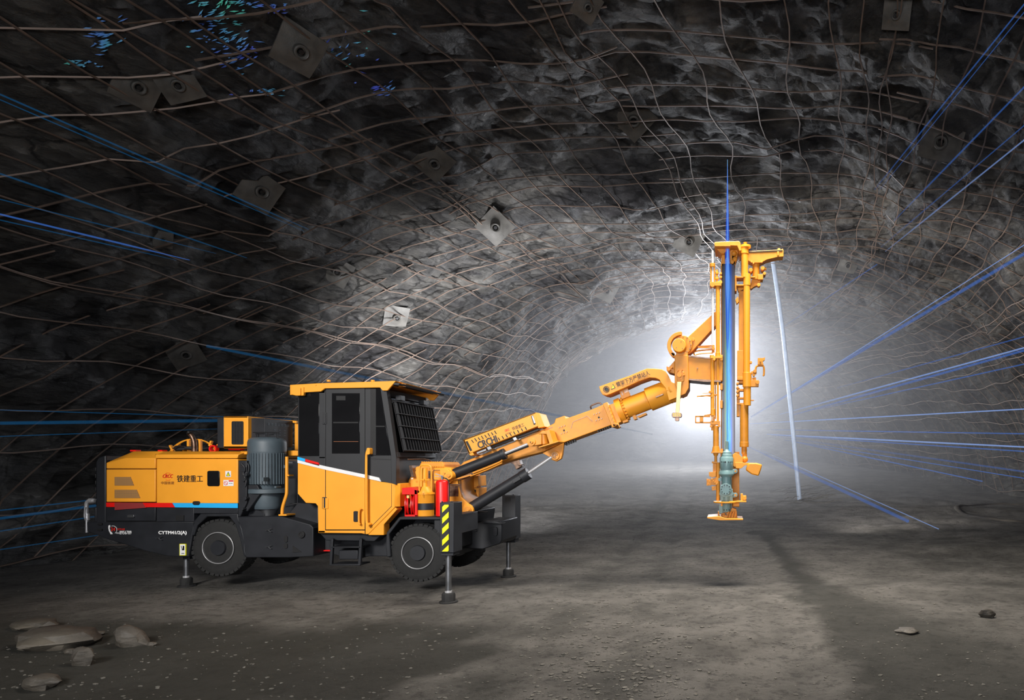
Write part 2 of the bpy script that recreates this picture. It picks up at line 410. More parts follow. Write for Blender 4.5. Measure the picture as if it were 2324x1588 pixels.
# mist hanging in the far part of the drift
m = bpy.data.materials.new('mist'); m.use_nodes = True; nt = m.node_tree; nt.nodes.clear()
_o = nt.nodes.new('ShaderNodeOutputMaterial'); _v = nt.nodes.new('ShaderNodeVolumeScatter'); _v.inputs['Color'].default_value = (.93,.94,1,1)
_v.inputs['Density'].default_value = .036; _v.inputs['Anisotropy'].default_value = .2
nt.links.new(_v.outputs[0], _o.inputs['Volume']); M['mist'] = m
b = MB(); b.wbox(-24, 18, 27, 59.5, -.4, 16); o = b.build('haze', M['mist'], None); setp(o, 'pale mist filling the bright far end of the tunnel', 'haze', None, 'stuff')
# unseen slab added behind the camera to keep world light out
b = MB(); b.wbox(-20, 16, -9.4, -9.0, -1, 13); b.build('wall_light_block', M['rock'])['kind'] = 'structure'
# ------------------------------------------------------------------ floor
def floor_mat():
    m, nt, b = new_mat('packed_dirt'); N = nt.nodes; L = nt.links
    tc = N.new('ShaderNodeTexCoord')
    n1 = N.new('ShaderNodeTexNoise'); n1.inputs['Scale'].default_value = 1.1; n1.inputs['Detail'].default_value = 8; n1.inputs['Roughness'].default_value = .62
    n2 = N.new('ShaderNodeTexNoise'); n2.inputs['Scale'].default_value = 7; n2.inputs['Detail'].default_value = 9; n2.inputs['Roughness'].default_value = .78
    L.new(tc.outputs['Object'], n1.inputs['Vector']); L.new(tc.outputs['Object'], n2.inputs['Vector'])
    r = N.new('ShaderNodeValToRGB'); r.color_ramp.elements[0].position = .36; r.color_ramp.elements[1].position = .64
    r.color_ramp.elements[0].color = (.108,.101,.091,1); r.color_ramp.elements[1].color = (.208,.195,.177,1); L.new(n1.outputs['Fac'], r.inputs['Fac'])
    r2 = N.new('ShaderNodeValToRGB'); r2.color_ramp.elements[0].position = .38; r2.color_ramp.elements[1].position = .50
    r2.color_ramp.elements[0].color = (.42,.42,.42,1); r2.color_ramp.elements[1].color = (1,1,1,1); L.new(n2.outputs['Fac'], r2.inputs['Fac'])
    at = N.new('ShaderNodeAttribute'); at.attribute_name = 'darker'
    md = N.new('ShaderNodeMixRGB'); md.inputs[2].default_value = (.030,.030,.024,1)
    mm = N.new('ShaderNodeMixRGB'); mm.blend_type = 'MULTIPLY'; mm.inputs[0].default_value = .85; L.new(r.outputs[0], mm.inputs[1]); L.new(r2.outputs[0], mm.inputs[2])
    L.new(at.outputs['Fac'], md.inputs[0]); L.new(mm.outputs[0], md.inputs[1]); L.new(md.outputs[0], b.inputs['Base Color'])
    b.inputs['Roughness'].default_value = .85; b.inputs['Specular IOR Level'].default_value = .25
    bp = N.new('ShaderNodeBump'); bp.inputs['Strength'].default_value = .8; bp.inputs['Distance'].default_value = .10
    ah = N.new('ShaderNodeMath'); ah.operation = 'MULTIPLY_ADD'; ah.inputs[1].default_value = 1.6; L.new(n2.outputs['Fac'], ah.inputs[0]); L.new(n1.outputs['Fac'], ah.inputs[2])
    L.new(ah.outputs[0], bp.inputs['Height']); L.new(bp.outputs[0], b.inputs['Normal'])
    return m
M['floor'] = floor_mat()
def build_floor():
    nx, ny = 300, 360; vs = []; fs = []; dm = []
    edge = [gpt(1705,1205), gpt(1760,1265), gpt(1830,1365), gpt(1880,1450), gpt(1960,1588)]
    def ex(y):
        E = sorted(edge, key=lambda p: p.y)
        if y <= E[0].y: return E[0].x
        for a, c in zip(E, E[1:]):
            if y <= c.y: return a.x+(c.x-a.x)*(y-a.y)/(c.y-a.y)
        return None
    for i in range(ny+1):
        t = i/ny; y = -9+71*(t**1.5)
        for j in range(nx+1):
            x = xc(y)-15.5+29*j/nx
            vs.append((x, y, ground(x, y)))
            n = noise.fractal(Vector((x*.8, y*.8, 5)), .8, 2, 4)
            d = 0.0
            e = ex(y)
            if e is not None and y < 21:
                wd = .25+max(0, 13-y)*.16
                q = x-e+.35*n
                d = max(d, .75*sstep(-.12, .12, q)*(1-sstep(wd, wd+.5+max(0, 11-y)*.6, q)))
                d = max(d, .45*sstep(1.0, 4.5, q)*sstep(-.2, .4, n+.2))
            for rx in (-2.2-.035*(y-8), -1.15-.03*(y-8)):
                d = max(d, .5*math.exp(-((x-rx)/.3)**2)*sstep(-.3, .3, n))
            # darker floor on the left foreground
            d = max(d, .85*sstep(-.6, .6, (-x-2.6)+n*1.6)*(1-sstep(8.2, 9.6, y+.8*n)))
            d = max(d, .6*(1-sstep(5.2, 6.6, y+1.2*n))*sstep(-.5, .3, n))
            dm.append(d)
    for i in range(ny):
        for j in range(nx):
            a = i*(nx+1)+j; fs.append((a, a+1, a+nx+2, a+nx+1))
    me = bpy.data.meshes.new('floor'); me.from_pydata(vs, [], fs); me.shade_smooth(); me.materials.append(M['floor'])
    at = me.attributes.new('darker', 'FLOAT', 'POINT'); at.data.foreach_set('value', dm)  # darker floor: wet strip, ruts, left and near ground
    o = bpy.data.objects.new('floor', me); sc.collection.objects.link(o); o['kind'] = 'structure'
build_floor()

# ================================================================== the drilling rig
R_ = thing('drilling_rig', (-6.2, 11.95, 0.0), 'orange and charcoal mine roof-bolting rig on four lowered outriggers, boom raised to the right', 'drilling rig')
N = 11.0; F = 12.6; FB = 12.8
PAT = {'lettering','cooling_fin','panel_marks','emblem_arc','small_print','telephone_mark','prohibition_mark','window_mesh','panel_gap','seam_strip','tread','reel_ring','rear_grille','weld_seam','drill_bolt_hole','windscreen_guard','windscreen_frame'}
def part(mb, name, mat, parent=None, bevel=.008, label=None, ang=32):
    if name in PAT: return mb.build(name, M[mat], parent or R_, bevel, label, ang)
    os_ = [q.build(name, M[mat], parent or R_, bevel, label, ang) for q in mb.split()]
    return os_[0]
# --- rear body
b = MB(); b.prism([(217,1048),(223,1038),(240,1032),(240,1188),(217,1188)], N+.02, FB); b.box(213,1150,220,1186, N+.1, FB-.1)
part(b, 'rear_bumper', 'dark', bevel=.02)
b = MB()
for k in range(6): b.box(215.2, 1060+k*15, 217.4, 1070+k*15, N+.25, FB-.3)
part(b, 'rear_grille', 'black', ORG and R_)
def hoodpanel(name, x0, x1, ytop, ylip, ybot, slope=None):
    b = MB(); P = [(x0,ylip),(x1,ylip),(x1,ybot),(x0,ybot)]
    b.prism(P, N, FB); 
    return b
# rear cover: flank, then a chamfered shoulder leaning inwards to the roof
b = MB(); b.box(241,1064.8,352.8,1139,N,FB)
ra = part(b, 'rear_side_cover', 'orange', bevel=.012)
b = MB()
A = [(241,1063.2),(352.8,1063.2),(352.8,1040),(284,1024+16),(241,1050)]
lo = [W(x,y,N) for x,y in A]
up = [W(x,y,N) + Vector((0,.16,0)) for x,y in [(241.5,1063),(352.8,1063),(352.8,1023.5),(284,1023.5),(242,1041)]]
B2 = [p + Vector((0,FB-N-.32,0)) for p in up]; B3 = [p + Vector((0,FB-N,0)) for p in lo]
b.loft([lo, up, B2, B3]); hr = part(b, 'rear_hood', 'orange', bevel=.012)
b = MB(); b.box(355,1041,539.5,1142,N,FB); sp = part(b, 'service_door', 'orange', bevel=.012)
b = MB()
A = [(354.5,1040),(540,1040),(540,1038),(354.5,1038)]
lo = [W(x,y,N)+Vector((0,-.02,0)) for x,y in [(354.5,1040),(540.5,1040),(543,1031),(354.5,1031)]]
up = [W(x,y,N)+Vector((0,.16,0)) for x,y in [(354.5,1039),(540.5,1039),(546,1023.5),(358,1023.5)]]
b.loft([lo, up, [p+Vector((0,FB-N-.32,0)) for p in up], [p+Vector((0,FB-N+.02,0)) for p in lo]])
part(b, 'hood', 'orange', bevel=.01)
b = MB(); b.box(241,1140.5,352.8,1182,N+.01,FB); b.box(355,1143.5,440,1184,N+.01,FB); b.box(439,1143.5,540,1165,N+.01,FB)
lower = part(b, 'lower_side_panel', 'dark', bevel=.008)
b = MB(); b.box(352,1030,355.5,1184,N+.03,FB-.05); b.box(241,1062,353,1066,N+.03,FB-.05); b.box(354,1181,440,1187,N+.04,FB-.05); b.box(241,1180,354,1187,N+.04,FB-.05)
part(b, 'seam_strip', 'black')
b = MB(); b.prism([(241,1140),(390,1141),(397,1151),(241,1150)],N-.004,N+.004); part(b,'red_stripe','red',ra,0)
b = MB(); b.prism([(391,1141),(539.5,1142),(539.5,1152.5),(397.5,1151)],N-.005,N+.004); part(b,'blue_stripe','blue',sp,0)
for P, mt in (([(260,1082),(296,1082),(304,1101.5),(260,1101.5)],'perf'),([(260,1111),(310,1111),(318,1130),(260,1130)],'perf'),([(260,1140.5),(323,1140.5),(331,1152),(260,1157)],'perfred')):
    b = MB(); b.prism(P, N-.008, N+.01); part(b, 'vent_grille', mt, ra, 0)
b = MB(); b.rbox(470,1068,498,1103,4,N-.012,N+.02); pw = part(b,'inspection_window','glass',sp,.004)
b = MB(); b.rbox(436.5,1137,452.5,1145.5,4,N-.02,N+.02); part(b,'door_latch','black',sp,.004)
b = MB(); b.rbox(288,1168,304,1174,2,N-.012,N+.03); part(b,'handle','steel',lower,.003)
b = MB(); b.box(399,1169,417,1181.5,N-.004,N+.03); part(b,'access_opening','black',lower,0)
text('lettering','铁建重工',401.5,1093.5,15.5,58.5,N-.006,M['ink'],sp,bold=.008)
text('emblem_lettering','CRCC',369.5,1084,8,23,N-.006,M['redink'],sp,shear=.35,bold=.035)
b = MB(); b.ringY(381,1082,9.6,9.0,N-.006,N+.002,30,50,130); b.ringY(381,1079,11,10.4,N-.006,N+.002,30,240,300)
PAT.discard('emblem_arc'); part(b,'emblem_arc','redink',sp,0)
text('lettering','中国铁建',365.5,1099,7,29.5,N-.006,M['brownink'],sp)
def label_(x0,y0,x1,y1,parent,kind):
    b = MB(); b.box(x0,y0,x1,y1,N-.006,N+.004); o = part(b,'warning_label','white',parent,0)
    return o
l1 = label_(511.5,1068.5,524,1082,sp,0)
b = MB(); b.prism([(517.8,1070),(522.6,1080),(513,1080)],N-.008,N); t_=part(b,'warning_triangle','ink',l1,0)
b = MB(); b.prism([(517.8,1072.4),(521,1079),(514.6,1079)],N-.010,N); part(b,'triangle_fill','yellow',l1,0)
b = MB(); b.prism([(518.2,1073.5),(516.9,1076.5),(518.1,1076.3),(517.4,1078.3),(519,1075.8),(517.9,1075.9)],N-.012,N); part(b,'lightning_mark','ink',l1,0)
l2 = label_(507,1089,530,1102.5,sp,0)
b = MB(); b.ringY(512.5,1096,4.6,3.6,N-.008,N); b.bar(509.5,1093,515.5,1099,1,N-.008,N); b.box(519,1089.6,529.5,1092.5,N-.008,N); part(b,'prohibition_mark','redink',l2,0)
b = MB(); b.box(520,1096,523,1097,N-.008,N); b.box(524,1096,527.5,1097,N-.008,N); part(b,'small_print','ink',l2,0)
# --- rear chassis
b = MB(); b.prism([(197,1184),(443,1184),(438,1205),(432,1240),(428,1263),(405,1263),(380,1262),(330,1250),(241,1222),(198,1206)], N+.02, FB)
ch = part(b,'rear_chassis','dark',bevel=.012)
b = MB(); b.box(221,1187,231,1191,N+.0,N+.1); b.box(221,1200,231,1204,N+.0,N+.1); part(b,'recess','black',ch,0)
Nc = N+.012
text('lettering','8956789',271.5,1212,8,27,Nc,M['wink'],ch,bold=.02)
text('lettering','400-',263,1211,3.5,9,Nc,M['wink'],ch)
text('lettering','24',252,1204.5,8,9.5,Nc,M['redink'],ch,bold=.03)
text('lettering','HOTLINE',266,1202.5,3.8,17.5,Nc,M['redink'],ch,bold=.02)
text('lettering','CYTM41/2(A)',360,1214,9.5,63.5,Nc,M['wink'],ch,bold=.045)
b = MB(); b.prism([(246,1192.5),(249.5,1191),(250,1196),(248.3,1197.5),(250.5,1206),(252.5,1206.5),(255.5,1211.5),(251,1212),(247,1204),(245.8,1198)],Nc-.003,Nc+.004); b.ringY(256,1202,9.3,8.5,Nc-.003,Nc+.004,30,-60,110)
part(b,'telephone_mark','wink',ch,0)
b = MB(); b.box(407.3,1234,421.2,1260.2,N+.0,N+.03); lb=part(b,'edge_label','yellow',ch,0)
b = MB(); b.box(408.2,1235,420.3,1259.2,N-.003,N+.01); part(b,'label_face','white',lb,0)
b = MB(); b.box(414.5,1238.5,418,1247,N-.006,N); b.bar(411,1239,413.5,1246,1.2,N-.006,N); b.box(412.5,1246,418,1248.3,N-.006,N); b.box(411.5,1255,418,1256.2,N-.006,N); part(b,'crush_hazard_mark','ink',lb,0)
for x, y in ((363,1221),(612,1203),(612,1241)):
    b = MB(); b.ptube([(x-10,y),(x-3,y),(x+2,y-3.6),(x+4.5,y-3.6)],.7,N-.01,6); b.ptube([(x-3,y),(x+2,y+3.6),(x+4.5,y+3.4)],.7,N-.01,6); part(b,'tie_down_ring','steel',None,0)
b = MB(); b.ptube([(217,1135.5),(203,1135.5),(197,1139),(196,1150),(196,1165)],4,N+.25,12); b.pc(198,1165,198,1180,4.6,N+.25); b.pc(197,1178,197,1208,2.6,N+.25); b.ptube([(193,1150),(191,1172),(194,1178)],1.3,N+.2,6)
b.pc(203,1135.5,212,1135.5,5.2,N+.25)
part(b,'water_inlet_pipe','chrome',None,0)
# --- articulation frame
b = MB()
b.prism([(540,1172),(640,1172),(704,1190),(711,1197),(711,1262),(656,1265),(557,1265),(553,1235),(548,1200),(540,1186)], N+.02, F)
b.prism([(438,1184),(455,1165),(540,1165),(540,1172),(549,1200),(556,1230),(556,1250),(560,1262),(553,1262),(545,1225),(534,1190),(520,1172),(470,1172),(448,1192),(440,1215),(436,1215)], N+.02, N+.5)
af = part(b,'articulation_frame','dark',bevel=.012)
b = MB(); b.ringY(683,1213,7.5,4.5,N-.01,N+.05); b.cylY(683,1213,4.6,N-.002,N+.03); part(b,'pivot_boss','black',af,.003)
b = MB(); b.rbox(644,1216,652,1230,3,N+.005,N+.04); b.rbox(644,1233,652,1244,3,N+.005,N+.04); b.prism([(664,1238),(684,1252),(664,1254)],N+.01,N+.04); part(b,'cutout','black',af,0)
b = MB(); b.box(436,1168,556,1262,N+.35,F-.35); part(b,'axle_housing','black',None,0)
b = MB(); b.prism([(540,1045),(560,1045),(560,1140),(545,1172),(540,1172)],N+.02,F-.1); b.prism([(546,1100),(584,1100),(592,1118),(562,1160),(546,1160)],N+.06,N+.35); b.box(545,1150,600,1174,N+.2,F-.2); b.prism([(640,1085),(676,1085),(676,1172),(640,1172)],N+.4,F-.1); b.prism([(655,1165),(676,1140),(722,1145),(722,1210),(704,1191),(655,1176)],N+.25,F)
mb_ = part(b,'motor_frame','dark',bevel=.01)
b = MB()
for x,y,r in ((556,1078,4),(552,1088,4.5),(555,1131,4),(549,1155,3)): b.cylY(x,y,r,N-.02,N+.1)
b.box(547,1060,556,1070,N-.01,N+.1); b.ptube([(548,1052),(556,1060),(551,1075),(560,1090),(556,1104)],2.2,N+.01,8); b.ptube([(560,1046),(566,1060),(561,1080)],1.8,N+.05,8)
part(b,'hydraulic_fitting','dark',mb_,.003)
b = MB(); b.box(655,1048,664,1051,N+.36,N+.4); b.ptube([(640,1145),(660,1142),(676,1143)],1,N+.3,6); part(b,'coolant_line','steel',mb_,0)
# --- electric motor
YM = 11.32; g = lambda x: VX+(x-VX)*1.0
kM = YM/N
mx = 606.5
b = MB()
b.plathe(mx,1122,mx,992,[(0,24),(.16,27),(.185,29),(.19,35),(.70,36),(.74,37.5),(.75,37.5),(.90,37.5),(.95,36),(.985,31),(1,20)],YM,40)
mot = part(b,'electric_motor','grey',None,0,ang=50)
b = MB()
for k in range(40):
    a = 2*PI*k/40; c = W(mx,1060,YM); 
    u = Vector((math.cos(a),math.sin(a),0)); v = Vector((-u.y,u.x,0)); r0, r1 = pm(33,YM), pm(38,YM); z0 = W(0,1098,YM).z; z1 = W(0,1028,YM).z
    pts = [Vector((c.x,c.y,0))+u*r0+v*.006, Vector((c.x,c.y,0))+u*r1+v*.005, Vector((c.x,c.y,0))+u*r1-v*.005, Vector((c.x,c.y,0))+u*r0-v*.006]
    b.loft([[p+Vector((0,0,z0)) for p in pts],[p+Vector((0,0,z1)) for p in pts]])
part(b,'cooling_fin','grey',mot,0)
b = MB(); b.plathe(mx+1,1119,mx+1,1108,[(0,38),(.1,41),(.9,41),(1,38)],YM); b.plathe(mx,1154,mx,1120,[(0,25),(.2,28),(1,28)],YM)
part(b,'motor_flange','grey',mot,0,ang=40)
b = MB(); b.plathe(mx+3,1176,mx+3,1153,[(0,19),(.3,14),(1,20)],YM); part(b,'coupling','steel',mot,0)
b = MB(); b.box(593,1083,598,1092,YM-.37,YM-.25); b.box(643,1055,652,1062,YM-.1,YM+.05); b.box(622,1103,627,1107,YM-.42,YM-.3); part(b,'lifting_eye','grey',mot,.003)
b = MB(); b.ptube([(574,981),(634,981)],.9,YM-.1,6); b.ptube([(574,981),(590,984),(634,984)],.7,YM+.2,6)
for x in (582,608,628): b.ptube([(x,981),(x,994)],.9,YM-.1,6)
part(b,'guard_rail','black',mot,0)
b = MB(); b.box(545,1022,676,1034,N+.55,N+.75); b.box(545,1024,560,1031,N+.1,N+.7); part(b,'cross_beam','orange',None,.01)
b = MB(); b.ptube([(651,1036),(651,1115),(650,1124),(641,1150),(640,1168)],3.4,N+.12,12); b.box(632,1167,650,1170,N+.02,N+.25); b.box(648,1077,656,1080,N+.06,N+.18)
part(b,'stanchion','orange',None,0)
# --- electrical box on the rear hood
b = MB(); b.box(493,948,508,1016,11.25,12.2); part(b,'box_back_panel','dark',None,.006)
YE = 11.2
b = MB(); b.box(507.5,944.5,562,1017,YE,YE+.06); b.box(507.5,944.5,563,948,YE,12.2,YE); b.box(507.5,1012,563,1017,YE,12.2,YE)
b.box(560.5,946,563,1016,YE,YE+.2,YE)
b.prism([(589+5,952),(603,952),(603,1019),(594,1019)],12.05,12.2,YE); b.prism([(561,944.5),(603,948),(603,954),(561,948)],12.0,12.2,YE)
eb = part(b,'electrical_box','orange',None,.006)
b = MB(); b.box(510,948,594,1012,YE+.08,12.0,YE); part(b,'box_core','dark',eb,.006)
b = MB(); b.rbox(525.5,955.5,552.5,1008.5,3,YE-.004,YE+.02); ew=part(b,'meter_window','black',eb,0)
b = MB()
for x in (533,539,546): b.box(x,957,x+1.2,1007,YE-.008,YE)
for y in (966,979,990,999): b.box(527,y,551,y+1.0,YE-.008,YE)
part(b,'window_mesh','dark',ew,0)
b = MB()
Xs = W(594,0,YE).x
def side(y0,y1,d0,d1):
    z1, z0 = W(0,y0,YE).z, W(0,y1,YE).z
    b.wbox(Xs-.002, Xs+.003, d0, d1, z0, z1)
for r in range(2):
    for k in range(7): side(958+r*3.2,960+r*3.2,11.35+k*.085,11.40+k*.085)
for r in range(3):
    for k in range(3): side(972+r*6,974+r*6,11.5+k*.13,11.55+k*.13)
part(b,'lettering','grey',eb,0)
# --- exhaust, cable reel
b = MB(); b.ptube([(441,1024),(441,1008),(440,1000),(436,990),(430,983)],5,N+.55,16); ex_=part(b,'exhaust_pipe','exhaust',None,0)
b = MB(); b.pc(431,984.5,428.8,981,5.6,N+.53); b.pc(430,983,427.8,979.6,4.0,N+.5); part(b,'exhaust_outlet','black',ex_,0)
YR = 11.75
b = MB()
for Y_, cx in ((YR-.12,441),(YR+.2,437)): b.ringY(cx,1058,63,61,Y_,Y_+.018,64)
for x in (426,452): b.bar(x,996,x,1030,5,YR-.13,YR-.08)
for x0,y0,x1,y1 in ((384,1010,392,1026),(412,1014,418,1028),(404,1006,398,1020),(494,1008,488,1022),(478,1000,474,1012)): b.bar(x0,y0,x1,y1,4,YR-.1,YR-.05)
part(b,'cable_reel','orange',None,.004)
b = MB(); b.ringY(482,1018,8.5,5.5,N+.35,N+.42,30); b.box(518,1018,545,1021,N+.3,N+.4); b.box(295,1020.5,308,1024,N+.2,N+.3); b.box(358,1020.5,368,1024,N+.2,N+.3); part(b,'red_hood_fitting','red',None,0)
b = MB(); b.rbox(394,1012,418,1021,3,N+.5,N+.8); b.ptube([(392,1018),(402,1011),(420,1013)],1.5,N+.45,6); part(b,'hose_coupling','dark',None,.004)
# --- wheels
def wheel(px, py, Y, name_='wheel'):
    c = W(px, py, Y); Rr = .462; wd = .30
    prof = [(0,.262),(.02,.30),(.03,.36),(.05,.42),(.10,.448),(.17,Rr),(.5,Rr+.004),(.83,Rr),(.90,.448),(.95,.42),(.97,.36),(.98,.30),(1,.262)]
    b = MB(); b.lathe(c, c+Vector((0,wd,0)), prof, 64)
    for k in range(34):
        a = 2*PI*k/34; u = Vector((math.cos(a),0,math.sin(a))); v = Vector((-u.z,0,u.x))
        for y0,y1,sh in ((.012,wd*.47,0),(wd*.53,wd-.012,.5)):
            a2 = a+sh*2*PI/34; u = Vector((math.cos(a2),0,math.sin(a2))); v = Vector((-u.z,0,u.x))
            q = [c+u*.425+v*.034, c+u*(Rr+.006)+v*.031, c+u*(Rr+.006)-v*.031, c+u*.425-v*.034]
            b.loft([[p+Vector((0,y0,0)) for p in q],[p+Vector((0,y1,0)) for p in q]])
    t = part(b,'wheel','rubber',None,.004,ang=40)
    b = MB(); b.lathe(c+Vector((0,-.012,0)),c+Vector((0,.2,0)),[(0,.238),(.0,.262),(.08,.268),(.12,.262),(1,.25)],56)
    b2 = MB()
    ringo = [(-.018,.262),(-.018,.248),(.02,.236),(.045,.222),(.05,.205),(.075,.20),(.10,.185),(.10,.0005)]
    loops = [[c+Vector((math.cos(2*PI*i/56)*r,y,math.sin(2*PI*i/56)*r)) for i in range(56)] for y,r in ringo]
    b.bm.free(); b2.loft(loops,True,False); rm = part(b2,'rim','rim',t,0,ang=50)
    b = MB(); 
    loops = [[c+Vector((math.cos(2*PI*i/72)*(r0+rr*math.cos(a)),y0+rr*math.sin(a),math.sin(2*PI*i/72)*(r0+rr*math.cos(a)))) for i in range(72)] for r0,y0,rr in ((.252,-.018,.008),) for a in [k*2*PI/8 for k in range(9)]]
    b.loft(loops,True,False)
    loops = [[c+Vector((math.cos(2*PI*i/72)*(.210+.007*math.cos(a)),.030+.007*math.sin(a),math.sin(2*PI*i/72)*(.212+.006*math.cos(a)))) for i in range(72)] for a in [k*2*PI/8 for k in range(9)]]
    b.loft(loops,True,False); part(b,'rim_ring','ringgrey',t,0,ang=60)
    b = MB(); b.lathe(c+Vector((0,.10,0)),c+Vector((0,-.03,0)),[(0,.15),(.3,.15),(.5,.13),(.8,.125),(1,.115)],40); part(b,'hub','dark',t,0,ang=40)
    b = MB()
    for k in range(8):
        a = 2*PI*(k+.3)/8; p = c+Vector((math.cos(a)*.172,0,math.sin(a)*.172)); b.cyl(p+Vector((0,.11,0)),p+Vector((0,.055,0)),.016,n=6)
    part(b,'wheel_nut','black',t,0)
    return t
wheel(496.5,1243,11.05); wheel(948.5,1254.5,10.88)
Yf = 12.45
for px,py,Y0 in ((496.5,1243,11.05),(948.5,1254.5,10.88)):
    p = W(px,py,Y0); q = (VX+p.x*FPX/Yf, VY+(CH-p.z)*FPX/Yf); wheel(q[0],q[1],Yf)
# --- middle underframe
b = MB(); b.prism([(700,1205),(875,1205),(890,1225),(880,1262),(836,1262),(800,1268),(770,1262),(712,1240)], N+.35, F); b.box(769,1248,812,1269,N+.12,N+.5); b.prism([(722,1206),(868,1210),(850,1228),(740,1226)],N+.1,N+.5)
uf = part(b,'underframe','dark',None,.01)
b = MB(); b.box(722,1248,750,1250.5,N+.3,N+.4); part(b,'red_hose','red',uf,0)
b = MB()
for x0,x1 in ((753,750),(818,815)): b.bar(x0,1222,x1,1283,6,N+.0,N+.05); b.bar(x0,1222,x1,1240,6,N+.3,N+.35)
b.box(750,1280,817,1283,N-.02,N+.3); b.box(752,1240,818,1243,N-.0,N+.3); part(b,'step_ladder','dark',None,.005)
# --- cab
cab = MB()
side_ = [(676,884),(864,880),(897,1037),(900,1100),(900,1150),(836,1211),(722,1209),(721,1148),(716,1142),(694,1141),(676,1120)]
cab.prism(side_, N+.03, F)
cb = part(cab,'cab_shell','cabdark',None,.01)
b = MB(); b.prism([(675.5,1050),(738,1065),(738,1209),(722,1209),(721,1148),(716,1142),(694,1141),(675.5,1120)],N,N+.05); b.prism([(829,1085),(864,1093),(896,1097),(896,1151),(836,1212),(829,1212)],N,N+.05)
b.prism([(722,1203.5),(829,1203.5),(829,1212),(820,1210),(722,1209)],N,N+.05)
b.prism([(836,1212),(897,1151),(901,1156),(871,1190),(871,1214),(836,1214)],N+.01,N+.2)
# wrap round the front corner and across the nose
X0 = W(896,0,N).x; zt=W(0,1097,N).z; zb=W(0,1150,N).z
b.loft([[Vector((X0,N,zb)),Vector((X0+.06,N+.06,zb)),Vector((X0+.06,F,zb)),Vector((X0,F,zb))],[Vector((X0,N,zt)),Vector((X0+.06,N+.06,zt)),Vector((X0+.06,F,zt)),Vector((X0,F,zt))]])
yl = part(b,'cab_lower_panel','orange',None,.01)
b = MB(); b.prism([(739,1065.5),(827.5,1085),(827.5,1201.5),(739,1201.5)],N-.012,N+.04); dr = part(b,'cab_door','orange',None,.006)
b = MB(); b.prism([(739,881),(827.5,879),(827.5,1083),(739,1064)],N-.012,N+.04); part(b,'door_upper_panel','cabdark',dr,.004)
b = MB(); b.box(753,892,816.5,1029,N-.016,N+.03); wn=part(b,'door_window','glass',dr,.004)
b = MB(); b.box(756,957,813,960,N-.019,N); b.box(763,898,784,908,N-.019,N); part(b,'window_rail','black',wn,0)
b = MB(); b.box(757,1001,813,1002.2,N-.019,N); part(b,'amber_rail','brownink',wn,0)
b = MB()
for y0 in (936,1128):
    b.box(731,y0,741,y0+26,N-.022,N+.02); b.pc(737,y0+2,737,y0+24,2,N-.02)
part(b,'door_hinge','cabdark',dr,.003)
b = MB(); b.box(732,1130,744,1154,N-.026,N+.02); part(b,'lower_hinge','orange',dr,.003)
b = MB(); b.rbox(802,1159.5,812,1184,2.5,N-.024,N+.02); part(b,'door_lock','black',dr,.003)
b = MB(); b.ptube([(818,1190),(814.5,1188),(814.5,1160),(818,1154),(819,1156)],2.3,N-.06,10); part(b,'door_handle','orange',dr,0)
b = MB(); b.ptube([(836,1030),(835,1020),(832,1027),(831,1040),(831,1184),(834,1190)],2.6,N-.08,12); b.rbox(832,1016,839,1031,3,N-.1,N+.02); b.cylY(834,1190,3.6,N-.1,N+.02); part(b,'grab_rail','orange',None,0)
b = MB(); b.prism([(841,881.5),(862.5,881),(886,1032),(841,1032)],N-.0,N+.04); fw=part(b,'front_side_window','glass',cb,.003)
b = MB(); b.box(841,882,853,1032,N-.004,N+.0); b.box(853,966,873,968.5,N-.004,N); part(b,'window_post','black',fw,0)
b = MB(); b.box(678,892,724,1034,N+.012,N+.04); part(b,'rear_quarter_window','glass',cb,.003)
b = MB(); b.prism([(862.5,879.5),(877,884),(899,1037),(899,1100),(888,1096),(887,1034)],N-.015,N+.10); b.box(676,878,737,892,N+.0,N+.06); b.box(828.5,880,841,1085,N+.0,N+.06); b.prism([(841,1033),(890,1033),(893,1098),(864,1092),(841,1087)],N+.0,N+.06); b.prism([(676,1036),(738,1036),(738,1064),(676,1045)],N+.0,N+.06)
b.box(724,884,738,1040,N+.0,N+.06)
part(b,'cab_frame','cabdark',cb,.006)
b = MB(); b.prism([(675,1043.5),(738,1057.5),(828,1076.5),(859.5,1083.5),(864.5,1092.5),(828,1084.5),(738,1065.5),(675,1050)],N-.018,N+.0); part(b,'white_stripe','white',None,0)
b = MB(); b.prism([(675,1036),(692,1041),(692.5,1048),(675,1043.5)],N-.018,N+.02); part(b,'blue_stripe','blue',cb,0)
b = MB(); b.prism([(692.6,1041.3),(722.5,1049.5),(725,1057),(693,1048.2)],N-.018,N+.02); part(b,'red_stripe','red',cb,0)
b = MB(); b.prism([(841,1040),(888,1042),(890,1043),(890,1043.6),(841,1041)],N-.004,N); b.prism([(888.2,1098),(888.8,1098),(888.8,1149),(888.2,1149)],N-.004,N); b.bar(888.5,1148.5,840,1197,.9,N-.004,N)
b.box(738,881,738.9,1202,N-.006,N); b.box(827.8,881,828.7,1212,N-.006,N); b.box(738,1202,828.5,1203,N-.006,N)
part(b,'panel_gap','black',None,0)
